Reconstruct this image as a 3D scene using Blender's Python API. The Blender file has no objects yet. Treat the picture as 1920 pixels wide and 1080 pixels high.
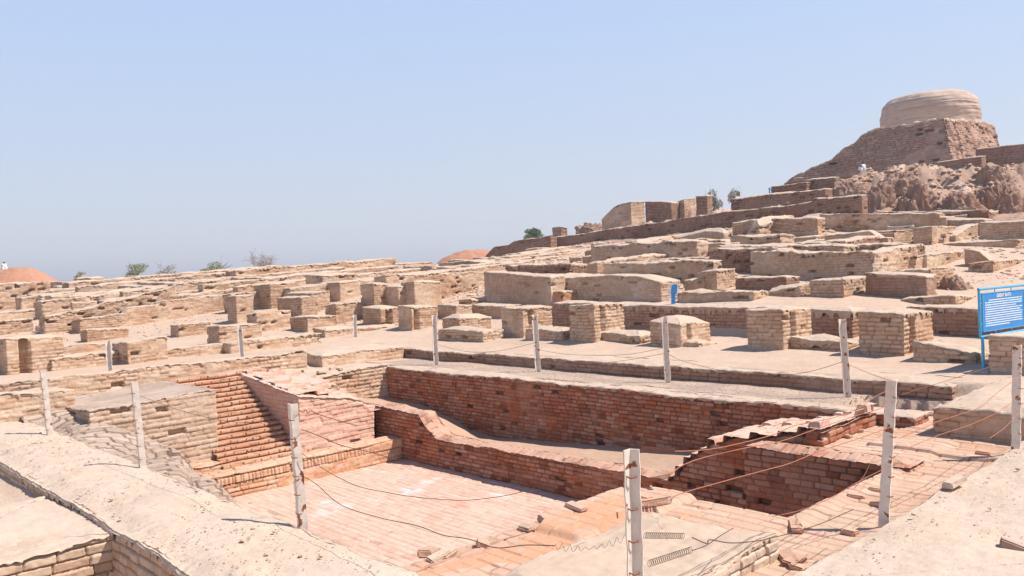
import bpy, math, random
import numpy as np
from mathutils import Matrix, Vector
random.seed(7)
# ------------------------------------------------------------------ camera, sky, sun, exposure
F, CX, CY, H = 1547., 960., 540., 2.3          # focal length in px of a 1920 wide frame, eye height above the bath rim
ROLL = math.atan(.045); PITCH = math.atan(36 * math.cos(ROLL) / F); YAW = math.radians(43.3)
fwd = np.array([math.sin(YAW) * math.cos(PITCH), math.cos(YAW) * math.cos(PITCH), -math.sin(PITCH)])
r0 = np.array([math.cos(YAW), -math.sin(YAW), 0.]); u0_ = np.cross(r0, fwd)
cR = r0 * math.cos(ROLL) - u0_ * math.sin(ROLL); cU = u0_ * math.cos(ROLL) + r0 * math.sin(ROLL)
cam_p = np.array([0., 0., H])
scene = bpy.context.scene
cd = bpy.data.cameras.new('camera'); cam = bpy.data.objects.new('camera', cd); scene.collection.objects.link(cam)
cd.sensor_width = 36; cd.lens = F / 1920 * 36; cd.clip_end = 6000; cd.clip_start = .1
b = -fwd
cam.matrix_world = Matrix(((cR[0], cU[0], b[0], 0), (cR[1], cU[1], b[1], 0), (cR[2], cU[2], b[2], H), (0, 0, 0, 1)))
scene.camera = cam
SUN_EL, SUN_AZ = math.radians(56), math.radians(141)
w = bpy.data.worlds.new('World'); scene.world = w; w.use_nodes = True
nt = w.node_tree; bg = nt.nodes['Background']
sky = nt.nodes.new('ShaderNodeTexSky'); sky.sky_type = 'NISHITA'; sky.sun_disc = False
sky.sun_elevation = SUN_EL; sky.sun_rotation = SUN_AZ
sky.air_density = 1.0; sky.dust_density = .3; sky.ozone_density = 1.0; sky.altitude = 0
STR = .106; bg.inputs[1].default_value = STR
# dusty air whitening the lower sky, by height above the horizon
tc = nt.nodes.new('ShaderNodeTexCoord'); sx_ = nt.nodes.new('ShaderNodeSeparateXYZ'); nt.links.new(tc.outputs['Generated'], sx_.inputs[0])
rp = nt.nodes.new('ShaderNodeValToRGB'); nt.links.new(sx_.outputs[2], rp.inputs[0]); el_ = rp.color_ramp.elements
for q_, (p_, c_) in enumerate(((0, (.66, .68, .765)), (.07, (.635, .67, .785)), (.18, (.575, .68, .87)), (.36, (.49, .665, .99)), (.5, (.22, .38, .72)), (.8, (.08, .17, .42)))):
    if q_ > 1: el_.new(p_)
    el_[q_].position = p_; el_[q_].color = c_ + (1,)
sc1 = nt.nodes.new('ShaderNodeVectorMath'); sc1.operation = 'SCALE'; nt.links.new(rp.outputs[0], sc1.inputs[0]); sc1.inputs[3].default_value = .775 / STR
mx = nt.nodes.new('ShaderNodeMix'); mx.data_type = 'RGBA'; mx.inputs[0].default_value = .8
nt.links.new(sky.outputs[0], mx.inputs[6]); nt.links.new(sc1.outputs[0], mx.inputs[7]); nt.links.new(mx.outputs[2], bg.inputs[0])
ld = bpy.data.lights.new('sun', 'SUN'); ld.energy = 5.0; ld.angle = math.radians(.53); ld.color = (1, .945, .895)
lo = bpy.data.objects.new('sun', ld); scene.collection.objects.link(lo)
sd = Vector((math.sin(SUN_AZ) * math.cos(SUN_EL), math.cos(SUN_AZ) * math.cos(SUN_EL), math.sin(SUN_EL)))
lo.rotation_euler = sd.to_track_quat('Z', 'Y').to_euler()
scene.view_settings.view_transform = 'Standard'; scene.view_settings.look = 'None'
scene.view_settings.exposure = .46; scene.view_settings.gamma = 1

# ------------------------------------------------------------------ photo measurement helpers
def ray(u, v): return fwd + cR * ((u - CX) / F) - cU * ((v - CY) / F)
def pz(u, v, z): d = ray(u, v); return cam_p + d * ((z - H) / d[2])
def px(u, v, x): d = ray(u, v); return cam_p + d * (x / d[0])
def py(u, v, y): d = ray(u, v); return cam_p + d * (y / d[1])
def pd(u, v, D): return cam_p + ray(u, v) * D
def proj(p):
    q = np.array(p, float) - cam_p; ww = q @ fwd
    return CX + F * (q @ cR) / ww, CY - F * (q @ cU) / ww
def zat(x, y, v):
    a = proj((x, y, 0))[1]; b_ = proj((x, y, 1))[1]; z = (v - a) / (b_ - a)
    a = proj((x, y, z))[1]; return z + (v - a) / (b_ - a)
def hor(u): return 504 - .045 * (u - 960)
TL = [(-60, 110), (-40, 90), (-15, 65), (15, 52), (55, 40), (106, 29.2)]
TC = [(-60, 85), (-40, 62), (-20, 54), (0, 47), (10, 40), (18, 35), (58, 31.8), (68, 29.6), (107, 28.3), (136, 22.8)]
TR = [(-300, 80), (-245, 75), (-145, 62), (-75, 50), (-35, 40), (0, 33), (40, 27.5), (85, 23), (98, 21.4), (150, 20.2), (175, 17.7)]
def _t(T, dv):
    if dv > T[-1][0]: return 3094. / dv
    return float(np.interp(dv, [a for a, _ in T], [b for _, b in T]))
def D0(u, v):
    dv = v - hor(u)
    if u < 960: k = max(0, u) / 960; return (1 - k) * _t(TL, dv) + k * _t(TC, dv)
    k = min(1, (u - 960) / 490); return (1 - k) * _t(TC, dv) + k * _t(TR, dv)

# ------------------------------------------------------------------ noise
def hsh(*a):
    h = np.zeros(np.broadcast(*a).shape, np.uint64) + np.uint64(2166136261)
    for k in a:
        h = (h ^ (np.asarray(k, np.int64).astype(np.uint64) & np.uint64(0xffffffff))) * np.uint64(0x9E3779B97F4A7C15)
        h = h ^ (h >> np.uint64(29))
    h = h * np.uint64(0xBF58476D1CE4E5B9); h = h ^ (h >> np.uint64(32))
    return (h & np.uint64(0xffffff)).astype(np.float64) / float(0x1000000)
def vn(x, y, seed=0):
    x = np.asarray(x, float); y = np.asarray(y, float)
    xi = np.floor(x); yi = np.floor(y); fx = x - xi; fy = y - yi
    fx = fx * fx * (3 - 2 * fx); fy = fy * fy * (3 - 2 * fy)
    s = np.asarray(seed)
    a = hsh(xi, yi, s); b = hsh(xi + 1, yi, s); c = hsh(xi, yi + 1, s); d = hsh(xi + 1, yi + 1, s)
    return (a + (b - a) * fx) * (1 - fy) + (c + (d - c) * fx) * fy - .5
def vn3(x, y, z, seed=0):
    zi = np.floor(z); fz = z - zi; fz = fz * fz * (3 - 2 * fz)
    a = vn(x + hsh(zi, seed) * 97, y + hsh(zi, seed + 1) * 89, seed); b = vn(x + hsh(zi + 1, seed) * 97, y + hsh(zi + 1, seed + 1) * 89, seed)
    return a * (1 - fz) + b * fz
def fbm3(x, y, z, seed=0, o=4):
    r = 0; a = 1; f = 1
    for k in range(o): r = r + a * vn3(x * f, y * f, z * f, seed + 13 * k); a *= .5; f *= 2.07
    return r
def fbm(x, y, seed=0, o=3):
    r = 0; a = 1; f = 1
    for k in range(o): r = r + a * vn(x * f, y * f, seed + 17 * k); a *= .5; f *= 2.03
    return r
def ss(a, b, x): t = np.clip((x - a) / (b - a), 0, 1); return t * t * (3 - 2 * t)
def brickfield(s, z, ch, bl, seed, jw, hole=.02):
    zz = (z + .02 * vn(s * .9, z * .5, seed + 5)) / ch
    c = np.floor(zz); fz = zz - c
    t = s / bl + hsh(c, seed, 1) * 7 + .15 * vn(s * 3, zz, seed + 9)
    i = np.floor(t)
    def bd(i): return i + .5 * (hsh(c, i, seed + 2) - .5)
    lo_ = t < bd(i); i = np.where(lo_, i - 1, i); hi = t >= bd(i + 1); i = np.where(hi, i + 1, i)
    b0 = bd(i); b1 = bd(i + 1)
    du = np.minimum(t - b0, b1 - t) * bl; dz = np.minimum(fz, 1 - fz) * ch
    ja = jw * (.7 + .8 * (vn(s * 5, z * 5, seed + 3) + .5))
    m = np.minimum(ss(0, 1, du / ja), ss(0, 1, dz / ja))
    tone = hsh(c, i, seed + 4); prot = hsh(c, i, seed + 6) - .5
    miss = (hsh(c, i, seed + 8) < hole * .7).astype(float)
    return 1 - m, tone, prot, miss

# ------------------------------------------------------------------ mesh output
def mk(name, V, Q, mat, attrs=None, smooth=True, parent=None):
    me = bpy.data.meshes.new(name)
    V = np.asarray(V, np.float32); Q = np.asarray(Q, np.int32); n = Q.shape[1]
    me.vertices.add(len(V)); me.vertices.foreach_set('co', V.ravel())
    me.loops.add(Q.size); me.loops.foreach_set('vertex_index', Q.ravel())
    me.polygons.add(len(Q)); me.polygons.foreach_set('loop_start', np.arange(0, Q.size, n, dtype=np.int32))
    me.polygons.foreach_set('use_smooth', np.full(len(Q), smooth))
    me.update(calc_edges=True)
    for k, a in (attrs or {}).items():
        at = me.attributes.new(k, 'FLOAT', 'POINT'); at.data.foreach_set('value', np.asarray(a, np.float32).ravel())
    me.materials.append(mat)
    o = bpy.data.objects.new(name, me); scene.collection.objects.link(o)
    if parent: o.parent = parent
    return o
def tag(o, label=None, cat=None, group=None, kind=None):
    if label: o['label'] = label
    if cat: o['category'] = cat
    if group: o['group'] = group
    if kind: o['kind'] = kind
    return o
def grid_quads(nr, nc, closed=False):
    r, c = np.meshgrid(np.arange(nr - 1), np.arange(nc if closed else nc - 1), indexing='ij')
    c2 = (c + 1) % nc
    return np.stack([r * nc + c, r * nc + c2, (r + 1) * nc + c2, (r + 1) * nc + c], -1).reshape(-1, 4)

# ------------------------------------------------------------------ materials
def lin(c): return tuple(((x / 255) / 12.92 if x / 255 <= .04045 else ((x / 255 + .055) / 1.055) ** 2.4) for x in c) + (1,)
def linA(c): return tuple(x * .84 for x in lin(c)[:3]) + (1,)
def earthmat(name, cols, joint, dust, dust_amt=.8, stain=None, stain_amt=.4, bump=.4, bscale=25, aux=None, stscale=.5, bd=.02, pale=None):
    m = bpy.data.materials.new(name); m.use_nodes = True; t = m.node_tree; N = t.nodes; L = t.links
    P = N['Principled BSDF']; P.inputs['Roughness'].default_value = .95; P.inputs['Specular IOR Level'].default_value = .12
    def mix(f, a, b_, mode='MIX'):
        x = N.new('ShaderNodeMix'); x.data_type = 'RGBA'; x.blend_type = mode
        for k, v_ in ((0, f), (6, a), (7, b_)):
            if hasattr(v_, 'links') or isinstance(v_, bpy.types.NodeSocket): L.new(v_, x.inputs[k])
            else: x.inputs[k].default_value = v_
        return x.outputs[2]
    def attr(n):
        a = N.new('ShaderNodeAttribute'); a.attribute_name = n; return a.outputs['Fac']
    def ramp(inp, stops):
        r = N.new('ShaderNodeValToRGB'); L.new(inp, r.inputs[0]); e = r.color_ramp.elements
        while len(e) < len(stops): e.new(.5)
        for k, (p, c) in enumerate(stops): e[k].position = p; e[k].color = c
        return r.outputs[0]
    def noise(sc, det=4, rough=.55, co=None, sy=None):
        n = N.new('ShaderNodeTexNoise'); n.inputs['Scale'].default_value = sc; n.inputs['Detail'].default_value = det
        n.inputs['Roughness'].default_value = rough; L.new(co or pos, n.inputs['Vector']); return n.outputs[0]
    def math_(op, a, b_=None, clamp=False):
        x = N.new('ShaderNodeMath'); x.operation = op; x.use_clamp = clamp
        for k, v_ in ((0, a), (1, b_)):
            if v_ is None: continue
            if isinstance(v_, bpy.types.NodeSocket): L.new(v_, x.inputs[k])
            else: x.inputs[k].default_value = v_
        return x.outputs[0]
    g = N.new('ShaderNodeNewGeometry'); pos = g.outputs['Position']
    k = len(cols); base = ramp(attr('tone'), [((i + .5) / k if k > 1 else 0, linA(c)) for i, c in enumerate(cols)])
    fine = noise(9, 5, .65)
    base = mix(.55, base, ramp(fine, [(.3, (.72, .70, .68, 1)), (.7, (1.25, 1.22, 1.2, 1))]), 'MULTIPLY')
    if stain:
        st = noise(stscale, 5, .6); base = mix(math_('MULTIPLY', ramp_f(N, L, st, .46, .66), stain_amt), base, linA(stain))
    if pale: base = mix(math_('MULTIPLY', ramp_f(N, L, noise(1.7, 6, .7), .42, .7), .5), base, linA(pale))
    if joint: base = mix(math_('MULTIPLY', attr('joint'), .85), base, linA(joint))  # mud in the joints, coloured darker to stand in for groove shade
    sx = N.new('ShaderNodeSeparateXYZ'); L.new(g.outputs['Normal'], sx.inputs[0])
    up = ramp_f(N, L, sx.outputs[2], .45, .85)
    pat = ramp_f(N, L, noise(2.2, 5, .6), .25, .6)
    dn = ramp(noise(.9, 6, .6), [(.3, linA([int(x * .93) for x in dust])), (.7, linA(dust))])
    base = mix(math_('MULTIPLY', math_('MULTIPLY', up, pat), dust_amt), base, dn)
    if joint is None or name == 'mud_capping':
        base = mix(math_('MULTIPLY', ramp_f(N, L, noise(26, 4, .7), .60, .70), .22), base, (.36, .26, .19, 1))
        base = mix(math_('MULTIPLY', ramp_f(N, L, noise(.33, 6, .7), .4, .65), .35), base, linA([int(x * .9) for x in dust]))
        sm = N.new('ShaderNodeMapping'); L.new(pos, sm.inputs[0]); sm.inputs['Scale'].default_value = (9, 2.2, 4); sm.inputs['Rotation'].default_value = (0, 0, .5)
        base = mix(.5, base, ramp(noise(1.6, 5, .7, sm.outputs[0]), [(.3, (.86, .83, .8, 1)), (.7, (1.08, 1.07, 1.06, 1))]), 'MULTIPLY')
    if aux: base = mix(attr('aux'), base, linA(aux))
    L.new(base, P.inputs['Base Color'])
    bp = N.new('ShaderNodeBump'); bp.inputs['Strength'].default_value = bump; bp.inputs['Distance'].default_value = bd
    L.new(math_('ADD', noise(bscale, 5, .65), math_('MULTIPLY', noise(bscale * .2, 3, .5), 1.5)), bp.inputs['Height']); L.new(bp.outputs[0], P.inputs['Normal'])
    return m
def ramp_f(N, L, inp, a, b_):
    x = N.new('ShaderNodeMapRange'); x.interpolation_type = 'SMOOTHSTEP'
    L.new(inp, x.inputs[0]); x.inputs[1].default_value = a; x.inputs[2].default_value = b_; return x.outputs[0]
DUST = (213, 187, 165)
M = {}
M['buff'] = earthmat('buff_brick', [(204, 172, 144), (216, 187, 160), (221, 196, 170), (208, 173, 142)], (156, 118, 92), DUST, stain=(190, 140, 104), stain_amt=.45)
M['buff2'] = earthmat('dusty_brick', [(206, 178, 152), (213, 187, 162), (217, 193, 170)], (176, 142, 116), DUST, stain=(178, 142, 116), stain_amt=.5)
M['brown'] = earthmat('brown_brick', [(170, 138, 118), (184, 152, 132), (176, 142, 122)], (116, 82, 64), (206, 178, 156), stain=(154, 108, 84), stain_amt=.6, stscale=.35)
M['red'] = earthmat('red_brick', [(134, 82, 62), (172, 110, 84), (196, 142, 114), (158, 114, 98), (192, 116, 78), (160, 100, 76), (202, 158, 134), (178, 122, 94)], (70, 38, 28), (220, 180, 154), stain=(180, 100, 56), stain_amt=.5, stscale=1.1, pale=(200, 154, 128))
M['orange'] = earthmat('orange_brick', [(212, 160, 126), (220, 176, 142), (224, 186, 154), (214, 160, 120), (226, 190, 164)], (140, 88, 60), (218, 180, 152), stain=(218, 142, 104), stain_amt=.5, stscale=.8)
M['pink'] = earthmat('pink_brick', [(220, 182, 160), (224, 188, 166), (222, 174, 150), (226, 194, 172)], (188, 144, 120), (222, 190, 168), stain=(222, 156, 130), stain_amt=.6, stscale=.9)
M['floor'] = earthmat('floor_brick', [(216, 174, 152), (222, 184, 162), (226, 192, 170), (214, 166, 142)], (176, 126, 104), (226, 194, 172), dust_amt=.5, stain=(220, 188, 166), stain_amt=.8, aux=(234, 226, 222), stscale=.6)
M['pave'] = earthmat('paving_brick', [(212, 172, 148), (214, 180, 156), (204, 152, 124), (218, 188, 166)], (150, 104, 78), (214, 180, 152), dust_amt=.75, stain=(196, 148, 116), stain_amt=.6, aux=(212, 160, 126), stscale=1.)
M['grey'] = earthmat('grey_paving', [(186, 164, 146), (198, 176, 158), (174, 152, 134)], (84, 62, 50), (196, 174, 154), dust_amt=.15, stain=(186, 156, 134), stain_amt=.4)
M['mud'] = earthmat('mud_plaster', [(210, 187, 165), (214, 191, 169)], None, (218, 196, 173), stain=(200, 172, 146), stain_amt=.35, bump=.5, bscale=14, stscale=1.2, bd=.03)
M['cap'] = earthmat('mud_capping', [(202, 177, 154), (210, 185, 162), (196, 169, 144)], (140, 106, 82), (218, 195, 172), stain=(202, 172, 146), stain_amt=.35, bump=.5, bscale=18, stscale=.9, bd=.03)
M['ground'] = earthmat('dusty_ground', [(204, 176, 152), (211, 184, 160)], None, (213, 187, 164), stain=(196, 160, 132), stain_amt=.5, bump=.5, bscale=12, aux=(168, 146, 130), stscale=.35, bd=.04)
M['dirt'] = earthmat('ledge_dirt', [(196, 162, 138), (204, 170, 146)], None, (204, 170, 144), stain=(180, 140, 114), stain_amt=.5, bump=.5, bscale=16, stscale=.9, bd=.03)
M['slab'] = earthmat('slab_mud', [(212, 186, 162), (206, 178, 154)], None, (214, 189, 164), stain=(186, 160, 134), stain_amt=.4, bump=.4, bscale=14, stscale=1.3)
M['hill'] = earthmat('hill_earth', [(160, 128, 110), (176, 144, 124), (146, 114, 98)], None, (200, 168, 146), dust_amt=.55, stain=(168, 124, 102), stain_amt=.6, bump=.8, bscale=5, stscale=.25, bd=.12)
M['earth'] = earthmat('red_earth', [(192, 132, 102), (200, 142, 112)], None, (204, 152, 122), stain=(178, 102, 70), stain_amt=.6, bump=.8, bscale=3, stscale=.2, bd=.15)
M['drum'] = earthmat('weathered_drum', [(196, 170, 152), (208, 184, 166), (202, 176, 158)], (150, 124, 108), (214, 190, 172), dust_amt=.4, stain=(186, 158, 140), stain_amt=.5, stscale=.4)
M['podium'] = earthmat('podium_brick', [(184, 148, 126), (196, 162, 140), (176, 138, 116), (204, 172, 150)], (108, 80, 66), (206, 176, 154), stain=(160, 118, 96), stain_amt=.5, stscale=.3)
def plain(name, col, rough=.6, metal=0, rust=None, sc=14):
    m = bpy.data.materials.new(name); m.use_nodes = True; t = m.node_tree; N = t.nodes; L = t.links; P = N['Principled BSDF']
    P.inputs['Roughness'].default_value = rough; P.inputs['Metallic'].default_value = metal
    n = N.new('ShaderNodeTexNoise'); n.inputs['Scale'].default_value = sc; n.inputs['Detail'].default_value = 5
    g = N.new('ShaderNodeNewGeometry'); L.new(g.outputs['Position'], n.inputs['Vector'])
    r = N.new('ShaderNodeValToRGB'); L.new(n.outputs[0], r.inputs[0]); e = r.color_ramp.elements
    a = lin(col); e[0].position = .35; e[0].color = tuple(x * .86 for x in a[:3]) + (1,); e[1].position = .6; e[1].color = a
    if rust: q = e.new(.62); q.color = a; q = e.new(.66); q.color = lin(rust)
    L.new(r.outputs[0], P.inputs['Base Color']); return m
M['post'] = plain('weathered_cream_paint', (222, 206, 190), .55, 0, (136, 78, 36), 11)
M['rust'] = plain('rusty_wire', (134, 76, 48), .7, .3)
M['wire'] = plain('dark_wire', (96, 70, 58), .7, .3)
M['wiretan'] = plain('orange_rusty_wire', (176, 110, 82), .7, .1)  # orange-brown rust colour of the slack strands
M['blue'] = plain('blue_board_paint', (40, 136, 204), .45)
M['cyan'] = plain('light_blue_pipe_paint', (74, 172, 214), .4)
M['white'] = plain('white_lettering', (232, 238, 242), .6)
M['leaf'] = plain('olive_leaves', (138, 144, 108), .7, 0, None, .8)  # olive lightened, with distance haze put into the leaf colour
M['leaf2'] = plain('green_leaves', (98, 124, 84), .7, 0, None, .8)
M['leaf3'] = plain('haze_grey_leaves', (168, 164, 146), .8, 0, None, .8)  # pale grey imitates distance haze in the leaf colour itself
M['twig'] = plain('bare_twigs', (150, 126, 112), .9, 0, None, 2)
M['bark'] = plain('grey_bark', (110, 92, 78), .9)
M['cloth'] = plain('white_cotton', (236, 236, 238), .8)
M['skin'] = plain('brown_skin', (128, 84, 62), .6)
M['hair'] = plain('black_hair', (26, 22, 22), .6)
M['concrete'] = plain('concrete_footing', (188, 172, 158), .9)
M['weed'] = plain('green_weed', (34, 88, 40), .8)

# ------------------------------------------------------------------ the brick wall builder
SEED = [100]
def wall(name, label, x0, x1, y0, y1, zb, top, D=None, mat='buff', cat='wall', group=None, cap=True, capmat='cap', ch=None, bl=None,
         hole=.03, er=1., grooves=(), stepx=0, steph=.16, batx=0, baty=0, batx2=0, capdrop=.07, dome=.04, parent=None, plaster=1., fine=1.35, capname='mud_cap',
         maxrings=26, crown=1., smoothcap=False, jd=1.):
    SEED[0] += 31; seed = SEED[0]
    if callable(top): T = top
    else: T = lambda x, y: np.zeros_like(x) + top
    if D is None: D = max(4, float(np.dot(np.array([(x0 + x1) / 2, (y0 + y1) / 2, 0]) - cam_p, fwd)))
    ds = D / 825 * fine
    ch = ch or max(.086, .0023 * D); bl = bl or ch * 2.6
    jw = max(.012, ds * .62)
    def side(n, a, b_): return a + (b_ - a) * np.linspace(0, 1, n, endpoint=False)
    LX, LY = x1 - x0, y1 - y0
    nA = max(3, int(LY / ds)); nB = max(3, int(LX / ds)); nC = max(2, int(LY / (ds * 5))); nD = max(2, int(LX / (ds * 5)))
    Xp = np.concatenate([np.full(nA, x0), side(nB, x0, x1), np.full(nC, x1), side(nD, x1, x0)])
    Yp = np.concatenate([side(nA, y1, y0), np.full(nB, y0), side(nC, y0, y1), np.full(nD, y1)])
    S = np.concatenate([side(nA, 0, LY), LY + side(nB, 0, LX), LY + LX + side(nC, 0, LY), 2 * LY + LX + side(nD, 0, LX)])
    sd_ = np.concatenate([np.zeros(nA), np.ones(nB), np.full(nC, 2), np.full(nD, 3)]).astype(int)
    nx = np.array([-1, 0, 1, 0.])[sd_]; ny = np.array([0, -1, 0, 1.])[sd_]
    starts = [0, nA, nA + nB, nA + nB + nC]
    for k, i in enumerate(starts):
        a = np.array([(-1, 1), (-1, -1), (1, -1), (1, 1)][k]) * .6; nx[i], ny[i] = a
    n = len(Xp)
    zt = T(Xp, Yp) + er * .05 * fbm(S * 1.6, S * 0 + seed, seed) + .02 * er * vn(S / .1, S * 0, seed + 3)
    zt = np.maximum(zt, zb + .05)
    nz = max(3, int((zt.max() - zb) / (ds * .85)))
    nz = min(nz, 260)
    tt = np.linspace(0, 1, nz)[:, None]
    Z = zb + (zt[None] - zb) * tt
    def inset(z):
        q = np.maximum(z - zb, 0); ax = batx * q
        if stepx: ax = ax + stepx * np.floor(q / steph) * steph
        return ax, baty * q, batx2 * q
    joint, tone, prot, miss = brickfield(np.broadcast_to(S, Z.shape), Z, ch, bl, seed, jw, hole)
    low = fbm(S[None] * .8 + seed, Z * 1.1, seed + 1, 3)
    plas = ss(-.35, .15, fbm(S[None] * .6 + 3, Z * .9, seed + 31, 3)); joint = joint * (1 if plaster > 1 else (plas if mat not in ('red', 'brown') else .5 + .5 * plas) * plaster)
    disp = -.028 * joint * (ch / .088) * jd + .022 * prot * er - .09 * miss * er + .05 * er * low + .008 * vn(S[None] * 22, Z * 22, seed + 2)
    edge = np.clip(1 - (zt[None] - Z) / .07, 0, 1); disp = disp - .03 * er * edge ** 2
    for (a, b_, dep) in grooves:         # vertical slot in the lit face, fractions of that side
        m = (sd_ == 1)[None] & ((Xp - x0 > a) & (Xp - x0 < b_))[None] & (Z < zt[None] + 1)
        disp = np.where(m, disp - dep, disp)
    ax, ay, ax2 = inset(Z)
    X = np.minimum(np.maximum(Xp[None] + 0 * Z, x0 + ax), x1 - ax2); Y = np.maximum(Yp[None] + 0 * Z, y0 + ay)
    X = X + nx[None] * disp; Y = Y + ny[None] * disp
    rows = [np.stack([X, Y, Z], -1)]
    V = rows[0].reshape(-1, 3); Q = grid_quads(nz, n, True)
    att = dict(tone=tone.ravel(), joint=np.clip(joint + .6 * miss, 0, 1).ravel())
    # capping
    hw = min(LX, LY) / 2
    nr = int(np.clip(hw / (ds * 1.6), 3, maxrings))
    axt, ayt, ax2t = inset(zt)
    if stepx or batx or baty or batx2:
        Xb = np.minimum(np.maximum(Xp, x0 + axt), x1 - ax2t); Yb = np.maximum(Yp, y0 + ayt)
    else: Xb, Yb = Xp.copy(), Yp.copy()
    xa, xb_, ya, yb = x0 + (axt.mean() if (stepx or batx) else 0), x1 - (ax2t.mean() if batx2 else 0), y0 + (ayt.mean() if baty else 0), y1
    hw = max(.05, min(xb_ - xa, yb - ya) / 2)
    ring = []; tn = []; jn = []
    if cap:
        drop = capdrop * (.35 + 1.3 * (vn(S / .045, S * 0, seed + 11) + .5) * (hsh(np.floor(S / .1), np.full(n, seed)) > .25))
        out = .006 + .012 * (vn(S / .1, S * 0, seed + 12) + .5)
        lowt = fbm(S * .8 + seed, zt * 1.1, seed + 1, 3) * .05 * er
        for dz_, o_ in ((drop, out + .3 * lowt - .01), (drop * .55, out + .4 * lowt), (np.full(n, .012), out * .8 + .3 * lowt - .01)):
            ring.append(np.stack([Xb + nx * o_, Yb + ny * o_, zt - dz_], -1)); tn.append(hsh(np.floor(S / .1), np.full(n, seed + 1))); jn.append(np.full(n, .25) * (dz_ > .03))
    for k in range(nr + 1):
        f = (k / nr) ** 1.25; d = f * hw
        if cap and k == 0: d = .012
        xx = np.clip(Xb, xa + min(d, (xb_ - xa) / 2), xb_ - min(d, (xb_ - xa) / 2)); yy = np.clip(Yb, ya + min(d, (yb - ya) / 2), yb - min(d, (yb - ya) / 2))
        zc = T(xx, yy)
        rnd = dome * ss(0, min(hw, .35), np.zeros(n) + d) * crown
        e = math.exp(-d / .12)
        zz = zc + rnd + (zt - T(Xp, Yp)) * e + er * .05 * fbm(xx * 1.5, yy * 1.5, seed + 21) * (1 - e) + .012 * er * vn(xx * 14, yy * 14, seed + 4) * min(1, d / .03)
        ring.append(np.stack([xx, yy, zz], -1)); tn.append(vn(xx * 2, yy * 2, seed) + .5)
        jn.append(np.clip(.5 - d * 2, 0, .2) * (vn(S / .06, S * 0 + k * .3, seed + 14) > .15))
    RV = np.stack(ring); nrr = len(ring)
    if cap:
        o = mk(name, V, Q, M[mat], att, parent=parent)
        if parent is None: tag(o, label, cat, group, 'thing')
        mk(capname, RV.reshape(-1, 3), grid_quads(nrr, n, True), M[capmat], dict(tone=np.stack(tn).ravel(), joint=np.stack(jn).ravel()), parent=o)
    else:
        jt, tt_, pp, mm = brickfield(RV[:, :, 0], RV[:, :, 1], .14, .28, seed, .025, 0)
        RV[:, :, 2] += .018 * pp - .012 * jt
        V2 = np.concatenate([V, RV.reshape(-1, 3)]); Q2 = np.concatenate([Q, grid_quads(nrr, n, True) + len(V)])
        br = np.stack([np.arange(n) + (nz - 1) * n, (np.arange(n) + 1) % n + (nz - 1) * n, (np.arange(n) + 1) % n + len(V), np.arange(n) + len(V)], -1)
        Q2 = np.concatenate([Q2, br])
        att = dict(tone=np.concatenate([att['tone'], tt_.ravel()]), joint=np.concatenate([att['joint'], (.8 * jt).ravel()]))
        o = mk(name, V2, Q2, M[mat], att, parent=parent)
        if parent is None: tag(o, label, cat, group, 'thing')
    return o
def interp_fn(pts, axis):
    pts = sorted(pts); a = [p[0] for p in pts]; c = [p[1] for p in pts]
    return lambda x, y: np.interp(x if axis == 0 else y, a, c)
LM = []
def PB(label, uL, vL, u0, v0, uR, vR, vb, mat='buff', D=None, minT=.75, maxT=6, profY=None, profX=None, name='brick_wall', cat='ruined wall', sink=.35, **k):
    """block whose near lower corner is seen at (u0, vb); shaded west face runs left to uL, sunlit south face right to uR"""
    LM.append((label, (max(uL, 0) + min(uR, 1920)) / 2, (v0 + vb) / 2))
    D = D or D0(u0, vb); P = pd(u0, vb, D); x0, y0, zb = P
    z0 = zat(x0, y0, v0)
    a = px(uL, vL, x0) if uL < u0 - 1 else None
    if a is not None and y0 < a[1] < y0 + 60: y1, zL = a[1], a[2]
    else: y1, zL = y0 + minT, z0
    y1 = max(y1, y0 + minT)
    c = py(uR, vR, y0) if uR > u0 + 1 else None
    if c is not None and x0 < c[0] < x0 + 60: x1, zR = c[0], c[2]
    else: x1, zR = x0 + minT, z0
    if x1 - x0 > maxT and not profX and k.get('lim', 0): x1 = x0 + maxT
    x1 = max(x1, x0 + minT); k.pop('lim', None)
    fy = interp_fn([(px(u, v, x0)[1], px(u, v, x0)[2]) for u, v in profY], 1) if profY else interp_fn([(y0, z0), (y1, zL)], 1)
    fx = interp_fn([(py(u, v, y0)[0], py(u, v, y0)[2]) for u, v in profX], 0) if profX else interp_fn([(x0, z0), (x1, zR)], 0)
    if profX: zc = float(fx(np.array([x0]), np.array([y0]))[0])
    else: zc = z0
    if profY and not profX: top = lambda x, y: fy(x, y) + (fx(x, y) - z0)
    else: top = lambda x, y: fx(x, y) + (fy(x, y) - zc)
    return wall(name, label, x0, x1, y0, y1, zb - sink, top, D=D, mat=mat, cat=cat, **k)

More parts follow.
